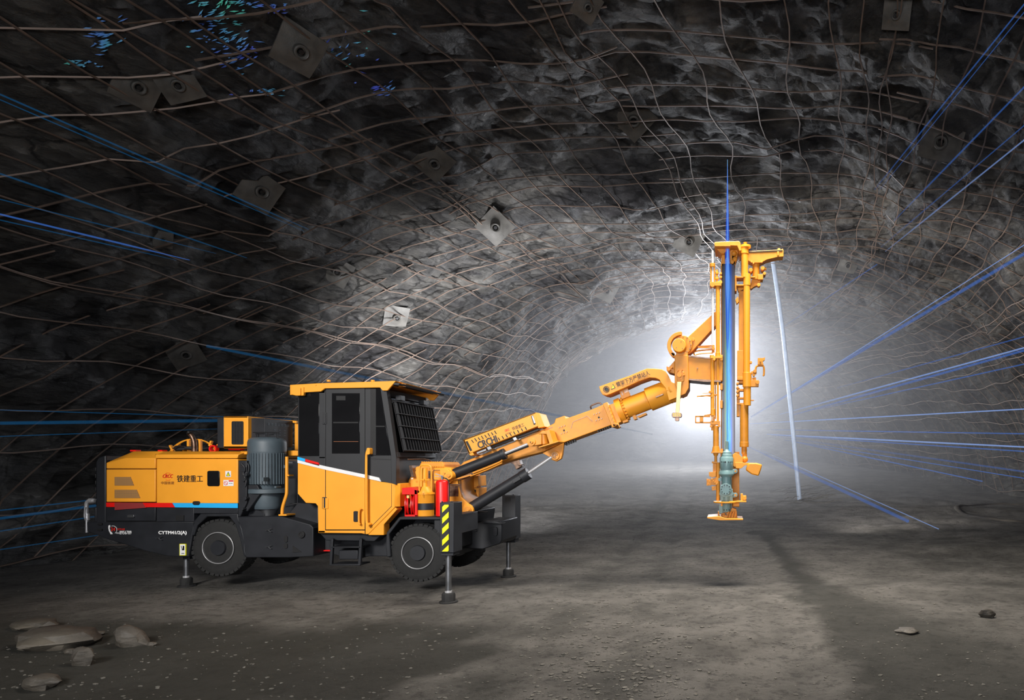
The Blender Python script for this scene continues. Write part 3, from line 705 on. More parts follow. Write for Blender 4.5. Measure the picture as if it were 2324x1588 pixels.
# windscreen and its slatted guard, on the sloping nose
def nose(u, v, off=0.0, yt=881.0, yb=1037.0):      # u across 0 near..1 far, v down 0..1
    a = W(864+(897-864)*v, yt+(yb-yt)*v, N)
    return Vector((a.x+.01+off, N+.03+(F-.03-N-.03)*u, a.z))
def npatch(b, u0, u1, v0, v1, o0, o1, yt=881.0, yb=1037.0):
    f = [nose(u,v,o1,yt,yb) for u,v in ((u0,v0),(u1,v0),(u1,v1),(u0,v1))]; k = [nose(u,v,o0,yt,yb) for u,v in ((u0,v0),(u1,v0),(u1,v1),(u0,v1))]
    b.loft([k, f])
b = MB(); npatch(b,.1,.92,.12,.95,.0,.012); part(b,'windscreen','glass',cb,0)
b = MB()
for i in range(5):
    v = .17+i*.18; npatch(b,.06,.99,v,v+.012,.08,.15)
for i in range(15):
    u = .08+i*.064; npatch(b,u,u+.014,.17,.90,.08,.125)
npatch(b,.06,.99,.15,.92,.078,.084)
part(b,'windscreen_guard','guard',cb,0)
b = MB(); npatch(b,.0,1,.0,.1,-.02,.02); npatch(b,.0,1,.93,1.0,-.02,.02); npatch(b,.94,1,.0,1,-.02,.02); part(b,'windscreen_frame','cabdark',cb,.004)
b = MB()
for u,v in ((.30,1.16),(.46,1.16),(.16,1.32)): b.sphere(nose(u,v,.06),.014,8)
part(b,'marker_stud','white',cb,0)
b = MB(); npatch(b,.2,.42,1.12,1.30,.02,.07); b.tube(smooth([nose(.1,1.03,.1),nose(.5,1.02,.16),nose(.65,1.1,.16),nose(.5,1.3,.1)]),.012); part(b,'mirror_bracket','exhaust',cb,.004)
# roof
b = MB()
rf = [(660,873),(720,869.5),(898,864),(879,886),(868,886),(862,879),(737,881),(728,888),(691,890),(690,897.5),(671,897.5),(660,894.5)]
b.prism(rf, N-.06, N-.02); b.prism([(660,873),(720,869.5),(898,864),(893,869),(720,875),(660,878)], N-.04, F+.1)
b.prism(rf, F+.06, F+.1, N-.06); b.prism([(658,873),(662,873),(662,896),(658,896)],N-.06,F+.1)
rfo = part(b,'cab_roof','orange',None,.006)
b = MB()
for x in (746,846): b.pc(x,866,x,862,4,N+.4)
b.box(679,880,682,896,N-.08,N-.05); b.box(686,878,689,896,N-.08,N-.05); b.cylY(716,873.5,1.6,N-.07,N-.03)
b.box(898,868,908,875,N+.1,N+.2,N); b.box(898,868,908,875,F-.2,F-.1,N)
part(b,'roof_bracket','orange',rfo,.002)
X1 = W(898,0,N-.06).x; zt=W(0,864,N-.06).z
b = MB(); b.loft([[Vector((X1-.15,y,zt-.02)),Vector((X1+.06,y,zt-.035)),Vector((X1+.04,y,zt-.07)),Vector((X1-.15,y,zt-.05))] for y in (N-.05,F+.1)]); part(b,'roof_visor','dark',rfo,.003)
b = MB(); b.box(880,893,893,905,N+.25,N+.4,N); b.box(880,893,893,905,F-.5,F-.35,N); part(b,'roof_work_lamp','dark',None,.006)
# --- front fender and its load
b = MB(); b.prism([(906,1173),(1002,1173),(1002,1179),(909,1179),(883,1212),(887,1262),(878,1264),(875,1240),(877,1208)],N-.15,N+.45); b.box(985,1173,1002,1240,N-.1,N+.3)
part(b,'front_fender','dark',None,.01)
b = MB(); b.prism([(886,1262),(1036,1262),(1036,1150),(906,1155),(890,1180)],N+.5,F); part(b,'front_chassis','dark',None,.012)
YH = 11.05
b = MB(); b.prism([(912,1107),(933,1105),(947,1112),(947,1122),(912,1122)],YH-.05,YH+.25); b.box(919,1168,947,1173,YH-.05,YH+.25); b.prism([(940,1110),(947,1112),(947,1172),(941,1172)],YH-.05,YH+.22); b.box(918,1122,920,1173,YH+.18,YH+.25)
hr_ = part(b,'hose_reel','red',None,.006)
for x0 in (921,934):
    b = MB(); c = W(x0,1144,YH+.1); q = Vector((math.cos(.33),math.sin(.33),0))
    b.lathe(c, c+q*.05, [(0,.17),(.3,.172),(.31,.145),(.69,.145),(.7,.172),(1,.17)], 36); part(b,'reel_disc','red',hr_,0)
b = MB(); c = W(926,1144,YH+.1); b.cyl(c+Vector((0,0,-.02)), c+Vector((.11,.03,-.02)), .04); b.box(923,1124,928,1130,YH-.06,YH-.03); part(b,'reel_hub','brass',hr_,0)
b = MB(); b.plathe(965,1173,965,1117,[(0,18.5),(.02,19),(.93,19),(.95,19.8),(1,19.8)],YH+.1); b.plathe(965,1117,965,1104,[(0,16),(.3,15),(.75,10.5),(1,9)],YH+.1); b.plathe(965,1121,965,1118.5,[(0,20.5),(1,20.5)],YH+.1)
lu = part(b,'lubricator_tank','orange',None,0,ang=40)
b = MB(); b.plathe(965,1156,965,1141,[(0,19.6),(1,19.6)],YH+.1); part(b,'tank_band','dark',lu,0)
b = MB(); b.ptube([(951.5,1114),(951.5,1062),(955,1055),(975,1055),(979,1062),(979,1114)],1.7,YH-.02,10); b.ptube([(955,1089),(976,1089)],1.6,YH-.02,8); b.pc(964,1104,964,1062,5.5,YH+.1); b.pc(961,1090,961,1086,2,YH-.05); b.ptube([(957,1113),(957,1126)],.7,YH-.1,6)
part(b,'tank_guard_frame','orange',lu,0)
# --- turret
YT = 11.45
b = MB()
b.prism([(926,1092),(944,1059),(954,1057),(1000,1058),(1030,1062),(1043,1066),(1043,1110),(1052,1130),(1064,1141),(1040,1168),(1000,1150),(926,1150)],YT,12.4)
b.prism([(953,1052),(958,1048),(1003,1048),(1008,1054),(1008,1062),(953,1062)],YT+.05,12.2)
tu = part(b,'turret','gold',None,.012)
b = MB(); b.prism([(930,1092),(946,1063),(958,1063),(958,1148),(930,1148)],YT-.03,YT); b.prism([(985,1062),(1024,1062),(1028,1090),(1020,1097),(985,1097)],YT-.12,YT)
b.prism([(1012,1090),(1038,1090),(1046,1128),(1062,1142),(1075,1150),(1063,1169),(1040,1160),(1012,1143)],YT-.06,YT); b.cylY(1061,1156.5,13,YT-.10,YT)
b.prism([(998,1064),(1015,1064),(1026,1074),(1026,1086),(1012,1092),(998,1088)],YT-.2,YT-.05); b.cylY(1017,1078.5,10,YT-.24,YT-.02)
part(b,'turret_side_plate','orange',tu,.008)
b = MB(); b.cylY(1061,1156.5,7,YT-.13,YT,24); b.cylY(1061,1156.5,3.6,YT-.15,YT,20); b.cylY(1017,1078.5,4,YT-.27,YT,20); b.cylY(1008,1074,3,YT-.24,YT-.1,16)
part(b,'pivot_pin','gold',tu,.002)
b = MB()
for k in range(10): b.pc(958+k*5,1052,958+k*5,1047,1.7,YT+.1,n=6)
for k in range(8): b.ptube([(975+k*4,1056),(978+k*4,1060),(974+k*4,1064)],.8,YT-.03,6)
part(b,'turret_bolt','gold',tu,0)
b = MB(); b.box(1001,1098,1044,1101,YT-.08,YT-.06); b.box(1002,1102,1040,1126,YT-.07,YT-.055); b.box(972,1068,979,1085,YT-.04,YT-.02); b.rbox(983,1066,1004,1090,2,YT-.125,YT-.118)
part(b,'turret_shadow','exhaust',tu,0)  # brown pads painted in for the shadowed parts of the turret
b = MB(); b.rbox(984.5,1067.5,1003,1089,3,YT-.14,YT-.12); part(b,'round_cover','orange',tu,.004)
b = MB(); b.prism([(1056,1083),(1085,1079),(1086,1103),(1056,1104)],12.1,12.5); b.prism([(1056,1107),(1087,1107),(1086,1128),(1070,1135),(1056,1133)],12.1,12.5); b.box(1040,1095,1060,1140,12.1,12.4)
part(b,'valve_housing','gold',tu,.006)
b = MB(); b.box(1060,1111,1079,1124,12.07,12.1); part(b,'valve_opening','black',tu,0)
b = MB(); b.ptube([(1068,1111),(1067,1122),(1064,1133)],1.6,12.05,8); b.box(1060,1103,1082,1106,12.1,12.3); part(b,'control_lever','gold',tu,0)
# fire extinguisher rests on the fender
E_ = thing('fire_extinguisher', W(1003.5,1171,10.92), 'tall red fire extinguisher with black hose standing on the front fender beside the striped outrigger', 'fire extinguisher')
YX = 10.92
b = MB(); b.plathe(1003.5,1171,1003.5,1088,[(0,12),(.02,13.5),(.93,13.5),(.97,11.5),(.99,7),(1,3)],YX); part(b,'cylinder_body','red',E_,0,ang=40)
b = MB(); b.pc(1003.5,1089,1003.5,1079,2.6,YX); part(b,'valve','steel',E_,0)
b = MB(); b.bar(1006,1081,988.5,1074.5,1.6,YX-.01,YX+.01); b.bar(1004,1082,987,1081,1.2,YX-.01,YX+.01); part(b,'squeeze_handle','chrome',E_,0)
b = MB(); b.ptube([(1005,1084),(1012,1085),(1018,1090),(1019.5,1100),(1019,1150)],1.3,YX-.02,8); part(b,'hose','rubber',E_,0)
# --- front cross frame
b = MB(); b.prism([(1030,1150),(1084,1158),(1084,1166),(1081,1187),(1093,1182),(1139,1182),(1139,1226),(1134,1234),(1095,1246),(1030,1243)],11.9,12.8)
b.box(1002,1168,1036,1245,N+.2,12.8)
cf = part(b,'front_cross_frame','dark',None,.015)
b = MB(); b.box(1040,1198,1082,1201,11.87,11.9); b.bar(1044,1211,1082,1204,2,11.87,11.9); b.prism([(1093,1181),(1125,1183),(1140,1188),(1093,1186)],11.8,12.0); b.rbox(1118,1196,1128,1216,4,11.86,11.9); b.prism([(1060,1158),(1102,1162),(1078,1166)],11.85,12.0)
part(b,'frame_rib','dark',cf,.003)
# --- outriggers
def outrigger(nm, x0, x1, y0, y1, Y0, dep, cx, ypist, foot, label, hasfoot=True, rp=6.5, fr=16):
    b = MB(); b.box(x0,y0,x1,y1,Y0,Y0+dep); b.box(x0+3,y0-3,x0+6,y0+1,Y0+.03,Y0+.06); b.box(x1-7,y0-3,x1-4,y0+1,Y0+.03,Y0+.06); b.box(x0+2,y1-1,x1-1,y1+7,Y0+.04,Y0+dep-.04)
    o = part(b,'outrigger','dark',None,.008,label)
    Yc = Y0+dep/2
    xx = VX+(cx-VX)   # measured at its own depth
    c = W(cx,foot,Yc); g = ground(c.x,Yc); zt = W(0,y1+5,Yc).z
    b = MB(); b.cyl(Vector((c.x,Yc,g+.05)),Vector((c.x,Yc,zt)),pm(rp,Yc)); part(b,'outrigger_rod','steel',o,0)
    b = MB(); b.cyl(Vector((c.x,Yc,g+.15)),Vector((c.x,Yc,g+.18)),pm(rp+1.2,Yc)); part(b,'rod_collar','chrome',o,0)
    b = MB(); q = Vector((c.x,Yc,0)); b.lathe(q+Vector((0,0,g+.02)),q+Vector((0,0,g+.15)),[(0,pm(fr-1,Yc)),(.8,pm(fr-1,Yc)),(1,pm(fr-3,Yc))],10); b.lathe(q+Vector((0,0,g-.02)),q+Vector((0,0,g+.025)),[(0,pm(fr+4,Yc)),(1,pm(fr+4,Yc))],28)
    part(b,'outrigger_foot','rubber',o,.004)
    return o
o1 = outrigger('front',998,1030,1140,1254,10.05,.32,1018,0,1372,'front outrigger with black and yellow striped face')
b = MB(); b.box(1002.5,1144,1019,1252,10.04,10.055); pl_ = part(b,'hazard_plate','ink',o1,0)
b = MB()
xa, xb = 1003.5, 1018
for yb_ in (1163,1188,1212,1238,1263):
    P = [(xa,yb_),(xb,yb_-14),(xb,yb_-27),(xa,yb_-13)]
    yb0, yt0 = 1251, 1145
    def clip(P, ymax, keep):
        out = []
        for i in range(len(P)):
            p, q = P[i], P[(i+1)%len(P)]
            ip, iq = keep(p[1]), keep(q[1])
            if ip: out.append(p)
            if ip != iq:
                t = (ymax-p[1])/(q[1]-p[1]); out.append((p[0]+(q[0]-p[0])*t, ymax))
        return out
    P = clip(P, yt0, lambda y: y >= yt0); P = clip(P, yb0, lambda y: y <= yb0)
    if len(P) > 2: b.prism(P,10.034,10.042)
part(b,'hazard_stripe','yellow',o1,0)
b = MB(); b.box(1003,1170,1030,1215,10.35,11.3,10.3); part(b,'outrigger_arm','dark',o1,.01)
o2 = outrigger('front far',1139.5,1170,1124,1224,12.95,.32,1154,0,1312,None,rp=5,fr=13)
b = MB(); b.box(1147,1127,1158,1137,12.935,12.96); part(b,'inspection_hole','black',o2,0)
b = MB(); b.box(1139,1180,1165,1225,12.6,13.0,12.9); part(b,'outrigger_arm','dark',o2,.01)
o3 = outrigger('rear',413,431,1232,1262,11.1,.3,423,0,1326,None,rp=5.5,fr=13)
o4 = outrigger('rear far',523,541,1232,1252,12.4,.3,533,0,1308,None,rp=5.5,fr=12)
# --- boom
YB = 11.75; YBf = 12.12
b = MB()
b.prism([(1040,1060),(1052,1048),(1170,1001),(1238,971),(1236,1024),(1192,1035),(1140,1050),(1046,1086)],YB,YBf)
lb_ = part(b,'lower_boom','gold',None,.01)
b = MB(); b.prism([(1236,972),(1258,960),(1261,950),(1281,943),(1284,950),(1341,930),(1371,917),(1388,964),(1271,1007),(1231,1026)],YB-.03,YBf+.03)
ub = part(b,'upper_boom','gold',None,.01)
b = MB()
b.prism([(1231,1028),(1279,1005),(1276,1030),(1273,1041),(1262,1047),(1252,1043),(1246,1036)],YB-.06,YB+.04); b.cylY(1258.5,1033,11,YB-.09,YB+.05)
lg = part(b,'boom_lug','gold',ub,.006)
b = MB(); b.ringY(1258.5,1033,6,4.6,YB-.11,YB-.08,30,0,300); b.cylY(1258.5,1033,2.5,YB-.11,YB); part(b,'lug_pin','exhaust',lg,0)
b = MB()
for cx,cy in ((1275,973),(1354,943)):
    for i in range(3):
        for j in (0,1): 
            q = (cx-6+i*6+j*5, cy-3.2-i*2.1+j*14); b.cylY(q[0],q[1],1.5,YB-.05,YB,6)
part(b,'boom_bolt','exhaust',ub,0)
b = MB()
for cx,cy in ((1280,976.5),(1359,947)): b.cylY(cx,cy,2.2,YB-.034,YB)
for k in range(7): b.bar(1356+k*5,974.5-k*1.9,1358+k*5,980-k*1.9,2.6,YB,YB+.1)
for k in range(5): b.bar(1283+k*5,1005-k*1.9,1285+k*5,1010-k*1.9,2.6,YB,YB+.1)
part(b,'boom_opening','black',ub,0)
b = MB()
for q in ((1296,972,1300,958),(1300,957,1333,943.5),(1333,943.5,1345,956)): b.bar(*q,1.0,YB-.036,YB-.02)
b.bar(1245,972,1254,968.5,1.5,YB-.036,YB); part(b,'weld_seam','exhaust',ub,0)
b = MB(); b.ptube([(1342,928),(1339,921),(1360,912.5),(1365,918)],1.7,YB+.05,8); part(b,'hose_loop','exhaust',ub,0)
b = MB(); b.prism([(1368,916),(1378,912),(1399,966),(1389,970)],YB-.1,YBf+.1); b.prism([(1378,920),(1396,914),(1410,957),(1396,963)],YB+.0,YBf-.0); fl=part(b,'boom_flange','gold',None,.008)
b = MB()
for k in range(6): b.cylY(1381+k*3,923+k*8,1.4,YB-.12,YB,6)
b.bar(1392,965,1403,961,4,YB-.1,YB); b.ptube([(1396,961),(1404,963),(1406,970)],1,YB-.12,6); part(b,'flange_bolt','gold',fl,0)
YC = 11.93
def ax(t, s=0.0): # along the rotary actuator axis, s sideways (up-left positive)
    dx, dy = 97, -38; L = math.hypot(dx,dy); return (1415+dx*t+(-dy/L)*-s*1.0, 929+dy*t-(dx/L)*s)
b = MB(); b.plathe(1403,933.7,1526,885.5,[(0,23),(0,28),(.04,28.5),(.10,28.5),(.105,22),(.16,22.5),(.55,22.5),(.56,27),(.95,27),(.96,28),(1,28)],YC,40)
act = part(b,'rotary_actuator','orange',None,0,ang=40)
b = MB()
for t0,rr in ((1417,26.5),(1519,26.5)):
    for k in range(22):
        a = 2*PI*k/22; c = W(t0,933.7-(t0-1403)*.392,YC); d = Vector((123,0,48.2)).normalized(); u = Vector((0,1,0)); v = d.cross(u)
        p = c+(u*math.cos(a)+v*math.sin(a))*pm(rr-1,YC); s_ = -1 if t0>1500 else 1
        b.cyl(p, p+d*.035*s_, .016, n=6)
part(b,'actuator_bolt','gold',act,0)
b = MB(); b.bar(1488,901,1505,894,3,YC-.24,YC-.2); part(b,'actuator_slot','exhaust',act,.002)
b = MB(); b.prism([(1433,938),(1440,935),(1446,950),(1439,953)],YC-.05,YC+.1); b.prism([(1444,945),(1466,936),(1468,940),(1450,948)],YC-.05,YC+.1); b.prism([(1404,885),(1424,879),(1431,898),(1411,906)],YC-.08,YC+.08)
b.prism([(1412,954),(1424,950),(1426,956),(1414,960)],YC-.1,YC+.1)
part(b,'actuator_mount','gold',act,.005)
b = MB(); b.prism([(1409,889),(1412,888),(1415,896),(1412,897)],YC-.084,YC-.08); b.prism([(1416,886),(1425,883),(1427,888),(1418,892)],YC-.084,YC-.08); part(b,'mount_opening','exhaust',act,0)
# gripping arm with the warning writing
YA = 11.72; YAf = 12.15
b = MB(); out = [(1359.5,877),(1384,868),(1427,853),(1455,841),(1468,836),(1484,836),(1502,837.5),(1511,843),(1517,852),(1523,866),(1530,869),(1540,868),(1562,868),(1562,878),(1554,890),(1540,900),(1518,909),(1510,880),(1500,868),(1496,861),(1488,857.5),(1474,856.5),(1450,865),(1425,876.5),(1386,893.5),(1376,897),(1367,895),(1362,886)]
b.prism(out,YA,YAf); arm = part(b,'upper_arm','orange',None,.008)
b = MB(); b.ringY(1376,883,7.2,6.0,YA-.015,YA+.01); b.ringY(1376,883,4.6,3.2,YA-.02,YA+.01); b.cylY(1376,883,3.2,YA-.004,YA+.01); part(b,'arm_eye','ink',arm,0)
b = MB(); b.prism([(1391,870.5),(1397,880),(1386.5,884)],YA-.006,YA+.01); part(b,'warning_triangle','ink',arm,0)
b = MB(); b.prism([(1391,873),(1394.8,879.6),(1388,882)],YA-.009,YA+.01); part(b,'triangle_fill','yellow',arm,0)
text('lettering','臂架下方严禁站人',1401,878.5,11.5,80,YA-.005,M['ink'],arm,rot=20.5,bold=.012)
text('lettering','NO STANDING UNDER THE BOOM',1412,878,3,64,YA-.005,M['brownink'],arm,rot=20.5)
# --- knuckle
YK = 11.7
b = MB(); b.prism([(1531,806),(1561,805),(1563,868),(1563,880),(1556,893),(1545,898),(1536,884),(1531,868)],YK,12.2); b.prism([(1531,818),(1518,833),(1512.5,830.5),(1513,840),(1517,844),(1531,848)],YK+.05,12.1); b.rbox(1536,842,1553,866,4,YK-.02,YK)
kn = part(b,'knuckle_block','gold',None,.008)
b = MB()
for x,y,r in ((1541.5,850,5.5),(1518,838,3.2),(1524,833,2),(1552,850,2)): b.cylY(x,y,r,YK-.06,YK+.1)
for x,y in ((1539,840),(1548,839),(1551,846),(1550,852),(1545,860)): b.cylY(x,y,1.2,YK-.04,YK,8)
part(b,'knuckle_bolt','gold',kn,.001)
b = MB(); b.cylY(1550,782,21,YK+.05,12.2,40); b.ringY(1546,784,32,24,YK+.02,YK+.18,30,88,235); b.prism([(1521,800),(1530,800),(1537,816),(1535,818)],YK+.02,YK+.16); b.prism([(1535,800),(1561,800),(1561,808),(1533,808)],YK+.02,12.1)
hk = part(b,'swing_drive','gold',None,.006)
b = MB(); b.plathe(1542,783,1542.01,783,[(0,1)],YK) if False else b.cylY(1541,783,15.5,YK-.12,YK+.1,36); dc = part(b,'drive_cap','orange',hk,.008)
b = MB()
for k in range(12):
    a = 2*PI*k/12; b.cylY(1550+18*math.cos(a),782-18*math.sin(a),1.4,YK+.02,YK+.1,6)
for x,y in ((1535,788),(1546,775),(1549,790)): b.cylY(x,y,.9,YK-.125,YK,6)
part(b,'drive_bolt','exhaust',hk,0)
b = MB(); b.prism([(1556,768),(1562,764),(1622,708),(1634,704),(1634,728),(1572,796),(1562,804),(1556,798)],YK+.12,12.1); db=part(b,'diagonal_brace','gold',None,.008)
b = MB(); b.cylY(1573,770,3.6,YK+.09,YK+.2); part(b,'brace_pin','gold',db,.002)
b = MB(); b.prism([(1561,806),(1575,808.5),(1600,811),(1640,812),(1640,864),(1600,863),(1575,861),(1561,860)],YK+.06,12.15); hb=part(b,'swing_arm','gold',None,.01)
b = MB(); b.prism([(1563,806),(1600,810.5),(1636,811.5),(1636,814.5),(1600,813.5),(1563,809.5)],YK+.03,YK+.06); b.prism([(1561,859),(1636,863),(1636,866.5),(1600,866),(1561,862)],YK+.03,12.2); b.cylY(1583,835,1.3,YK+.04,YK+.07); part(b,'arm_flange','exhaust',hb,0)
b = MB(); b.ptube([(1576,806),(1574,799),(1582,796),(1600,794),(1618,793)],1.6,YK+.3,8); b.ptube([(1576,806),(1590,802),(1618,801)],1.3,YK+.05,8); b.bar(1582,786,1616,784,3,YK+.2,YK+.25); b.bar(1584,787.5,1616,789,2.4,YK+.1,YK+.15); part(b,'hose_guide','gold',hb,0)
b = MB(); b.prism([(1537,866),(1546.5,866),(1542,936),(1533,936)],YK-.10,YK-.07); lv=part(b,'indicator_lever','brass',kn,.003)
b = MB(); b.rbox(1524.5,936,1547,947,4,YK-.16,YK-.05); b.rbox(1532,946,1541,955,2,YK-.14,YK-.07); ft=part(b,'lever_pedal','exhaust',kn,.004)
b = MB()
for k in range(4):
    for j in range(2): b.cylY(1529+k*4.6,939+j*4,1.3,YK-.166,YK-.15,8)
part(b,'pedal_stud','yellow',kn,0)
# --- boom guard with lettering
YG = 11.55; YGf = 12.0
A0, B0, C0, D0 = (1051,998),(1215,936),(1221,967),(1064,1030)
def gp(u, v): # u along 0..1, v down 0..1
    x0 = A0[0]+(B0[0]-A0[0])*u; y0 = A0[1]+(B0[1]-A0[1])*u; x1 = D0[0]+(C0[0]-D0[0])*u; y1 = D0[1]+(C0[1]-D0[1])*u
    return (x0+(x1-x0)*v, y0+(y1-y0)*v)
b = MB(); b.prism([A0,B0,C0,D0],YG,YG+.02)
b.prism([A0,B0,gp(1,.08),gp(0,.08)],YG,YGf); b.prism([gp(0,.95),gp(1,.95),C0,D0],YG,YGf); b.prism([(1215,936),(1224,937),(1236,968),(1221,971)],YG+.01,YGf); b.prism([A0,gp(.02,0),gp(.02,1),D0],YG,YGf)
b.prism([D0,(1073,1026),(1076,1032),(1068,1034)],YG,YGf)
gd = part(b,'boom_guard','orange',None,.005)
b = MB()
def slot(u, v0, v1, w_=.010, sk=.012): b.prism([gp(u,v0),gp(u+w_,v0),gp(u+w_+sk,v1),gp(u+sk,v1)],YG-.004,YG+.01)
slot(.018,.16,.86,.03); 
slot(.935,.12,.80,.028)
for k in range(8): slot(.095+k*.046,.20 if k%2==0 else .17,.42,.012)
for k in range(8): slot(.435+k*.055,.70,.93,.013)
part(b,'guard_slot','black',gd,0)
b = MB(); b.prism([gp(.945,.15),gp(.96,.15),gp(.975,.7),gp(.955,.7)],YG-.006,YG+.01); part(b,'reflector','steel',gd,0)
q = gp(.155,.93); text('lettering','CRCHI',q[0],q[1],15.5,45.5,YG-.005,M['dark'],gd,rot=20.6,bold=.05)
q = gp(.655,.62); text('lettering','铁建重工',q[0],q[1],8,29,YG-.005,M['ink'],gd,rot=20.6)
q = gp(.555,.52); text('emblem_lettering','CRCC',q[0],q[1],5,11,YG-.005,M['redink'],gd,rot=20.6,bold=.04)
q = gp(.55,.72); text('lettering','中国铁建',q[0],q[1],3,15,YG-.005,M['brownink'],gd,rot=20.6)
b = MB(); b.bar(1110,1016,1222,974,4.5,YG+.1,YG+.2); b.bar(1083,1027,1104,1019,4,YG+.0,YG+.1); hs=part(b,'hose_bundle','dark',None,.004)
b = MB(); b.prism([(1104,1015),(1112,1012),(1116,1018),(1108,1021)],YG-.02,YG+.2); b.prism([(1163,994),(1170,991),(1174,997),(1167,1000)],YG-.02,YG+.2); b.bar(1082,1028,1103,1020,4,YG-.03,YG); part(b,'hose_clamp','steel',hs,.002)
# --- hydraulic cylinders
Y1 = 11.42
b = MB(); b.pc(1020,1079,1144.5,1029.5,11.3,Y1); b.pc(1138,1032,1147,1028.5,12.3,Y1); c1=part(b,'luffing_cylinder','dark',None,.006,ang=40)
b = MB(); b.pc(1143,1030,1200,1006.5,3.1,Y1); part(b,'piston_rod','chrome',c1,0)
b = MB(); b.bar(1143,1033,1198,1012,4,Y1+.05,Y1+.1); part(b,'guide_strip','dark',c1,0)
b = MB(); b.cylY(1205,1002.5,9.5,Y1-.08,Y1+.1); b.prism([(1203,993.5),(1221,985),(1229,985),(1229,1008),(1206,1012)],Y1-.05,Y1+.1); b.pc(1236,1008,1232,982,9,Y1+.05); b.prism([(1238,978),(1246,975),(1256,1003),(1247,1007)],Y1-.1,Y1+.25); b.bar(1222,1015,1268,1001,3,Y1-.15,Y1+.25); b.prism([(1222,984),(1232,977),(1246,980),(1246,985)],Y1-.05,Y1+.3)
b.pc(1236,1017,1234,1008,4,Y1+.05); b.cylY(1205,1002.5,4,Y1-.11,Y1)
ye=part(b,'cylinder_yoke','gold',None,.005)
b = MB(); b.cylY(1204,1003,1.3,Y1-.115,Y1); part(b,'yoke_hole','black',ye,0)
b = MB(); b.ptube([(1073,1073),(1110,1059),(1139,1046),(1139,1043)],2.0,Y1-.05,10); b.ptube([(1068,1080),(1110,1064),(1140,1050)],1.4,Y1-.05,8); b.bar(1030,1088,1070,1077,3,Y1-.05,Y1); part(b,'hydraulic_pipe','gold',None,0)
b = MB(); b.bar(1038,1088,1075,1073,6,Y1-.02,Y1+.1); b.prism([(1158,1050),(1178,1043),(1183,1058),(1171,1065),(1166,1053)],Y1+.2,Y1+.35); b.box(1174,1053,1184,1056,Y1+.15,Y1+.3); part(b,'sensor_bracket','exhaust',None,.003)
Y2 = 11.48
b = MB(); b.pc(1073,1150.5,1192,1078,12.8,Y2); b.pc(1184,1083,1200,1073,14,Y2); c2=part(b,'lift_cylinder','dark',None,.006,ang=40)
b = MB(); b.bar(1163,1093,1180,1083,9,Y2-.125,Y2-.05); part(b,'port_block','dark',c2,.004)
b = MB(); b.pc(1196,1075,1252,1037,3.4,Y2); part(b,'piston_rod','chrome',c2,0)
# --- feed mast
YD = 11.9
b = MB()
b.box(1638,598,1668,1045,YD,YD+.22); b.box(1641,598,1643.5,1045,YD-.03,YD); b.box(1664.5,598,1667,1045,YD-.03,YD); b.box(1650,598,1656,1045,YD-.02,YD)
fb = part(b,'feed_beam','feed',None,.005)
b = MB(); b.prism([(1638,575),(1645,575),(1645,604),(1636,604)],YD,YD+.25); b.box(1636,604,1639.5,1050,YD+.02,YD+.25); b.box(1661,1025,1678,1150,YD+.12,YD+.3); b.prism([(1661,575),(1669,572),(1669,602),(1661,602)],YD+.0,YD+.2)
part(b,'feed_frame','gold',None,.005)
b = MB(); b.prism([(1621,550),(1626,548.5),(1676,546.5),(1680,549),(1683,568),(1678,570),(1673,557.5),(1658,557),(1658,559),(1622,559)],YD-.25,YD+.35); b.prism([(1622,559),(1660,559),(1652,566),(1643,575),(1636,575)],YD-.1,YD+.3)
hd_=part(b,'head_plate','gold',None,.008)
b = MB(); b.prism([(1652,566),(1676,564),(1672,590),(1668,600),(1658,600)],YD+.0,YD+.15); b.sphere(W(1666,575,YD-.02),.05); b.sphere(W(1668,588,YD-.02),.045); b.cylY(1662,594,4,YD-.05,YD+.1); part(b,'drill_centraliser','gold',hd_,.004)
# right support leg (telescopic)
YP = 11.85
b = MB(); b.pc(1690,575,1690,630,8,YP); b.pc(1690,562,1690,576,9.3,YP); b.pc(1692,557,1692,562,12,YP); b.pc(1691.5,550,1691.5,557,4,YP,2); b.pc(1695,622,1695,648,8.3,YP); b.pc(1694.6,645,1694.6,880,7.6,YP)
tl=part(b,'telescopic_leg','orange',None,0,ang=40)
b = MB(); b.pc(1695.5,846,1695.5,878,10.2,YP); b.pc(1695.7,876,1695.7,920,8.5,YP); part(b,'leg_sleeve','orange',tl,.003,ang=40)
b = MB(); b.pc(1689,918,1689,1014,9.7,YP+.05); b.pc(1689,1003,1689,1014,10.3,YP+.05); b.pc(1689,1013,1689,1030,6.2,YP+.05); b.sphere(W(1690,1042,YP+.03),.06); b.pc(1690,1028,1690,1040,5.4,YP+.05); part(b,'leg_tube','gold',tl,.003,ang=40)
b = MB(); b.box(1677,660,1689,870,YP+.08,YP+.3); b.box(1673,795,1687,862,YP+.0,YP+.2); b.box(1671,627,1688,630,YP-.05,YP+.2); b.box(1671,645,1688,648,YP-.05,YP+.2); b.box(1704,627,1714,629.5,YP,YP+.1); b.prism([(1671,648),(1688,648),(1688,656),(1676,662)],YP+.1,YP+.2)
b.box(1668,625,1672,660,YP-.02,YP+.2); b.prism([(1669,680),(1675,672),(1677,684),(1672,690)],YP,YP+.1); b.box(1672,880,1679,945,YP+.05,YP+.2); b.box(1672,882,1690,887,YP,YP+.15); b.box(1672,901,1690,905,YP,YP+.15); b.box(1672,914,1690,918,YP,YP+.15); b.box(1673,855,1690,862,YP-.02,YP+.1)
for k in range(4): b.cylY(1674,870+k*9,3,YP-.04,YP+.1,12)
part(b,'leg_bracket','gold',tl,.004)
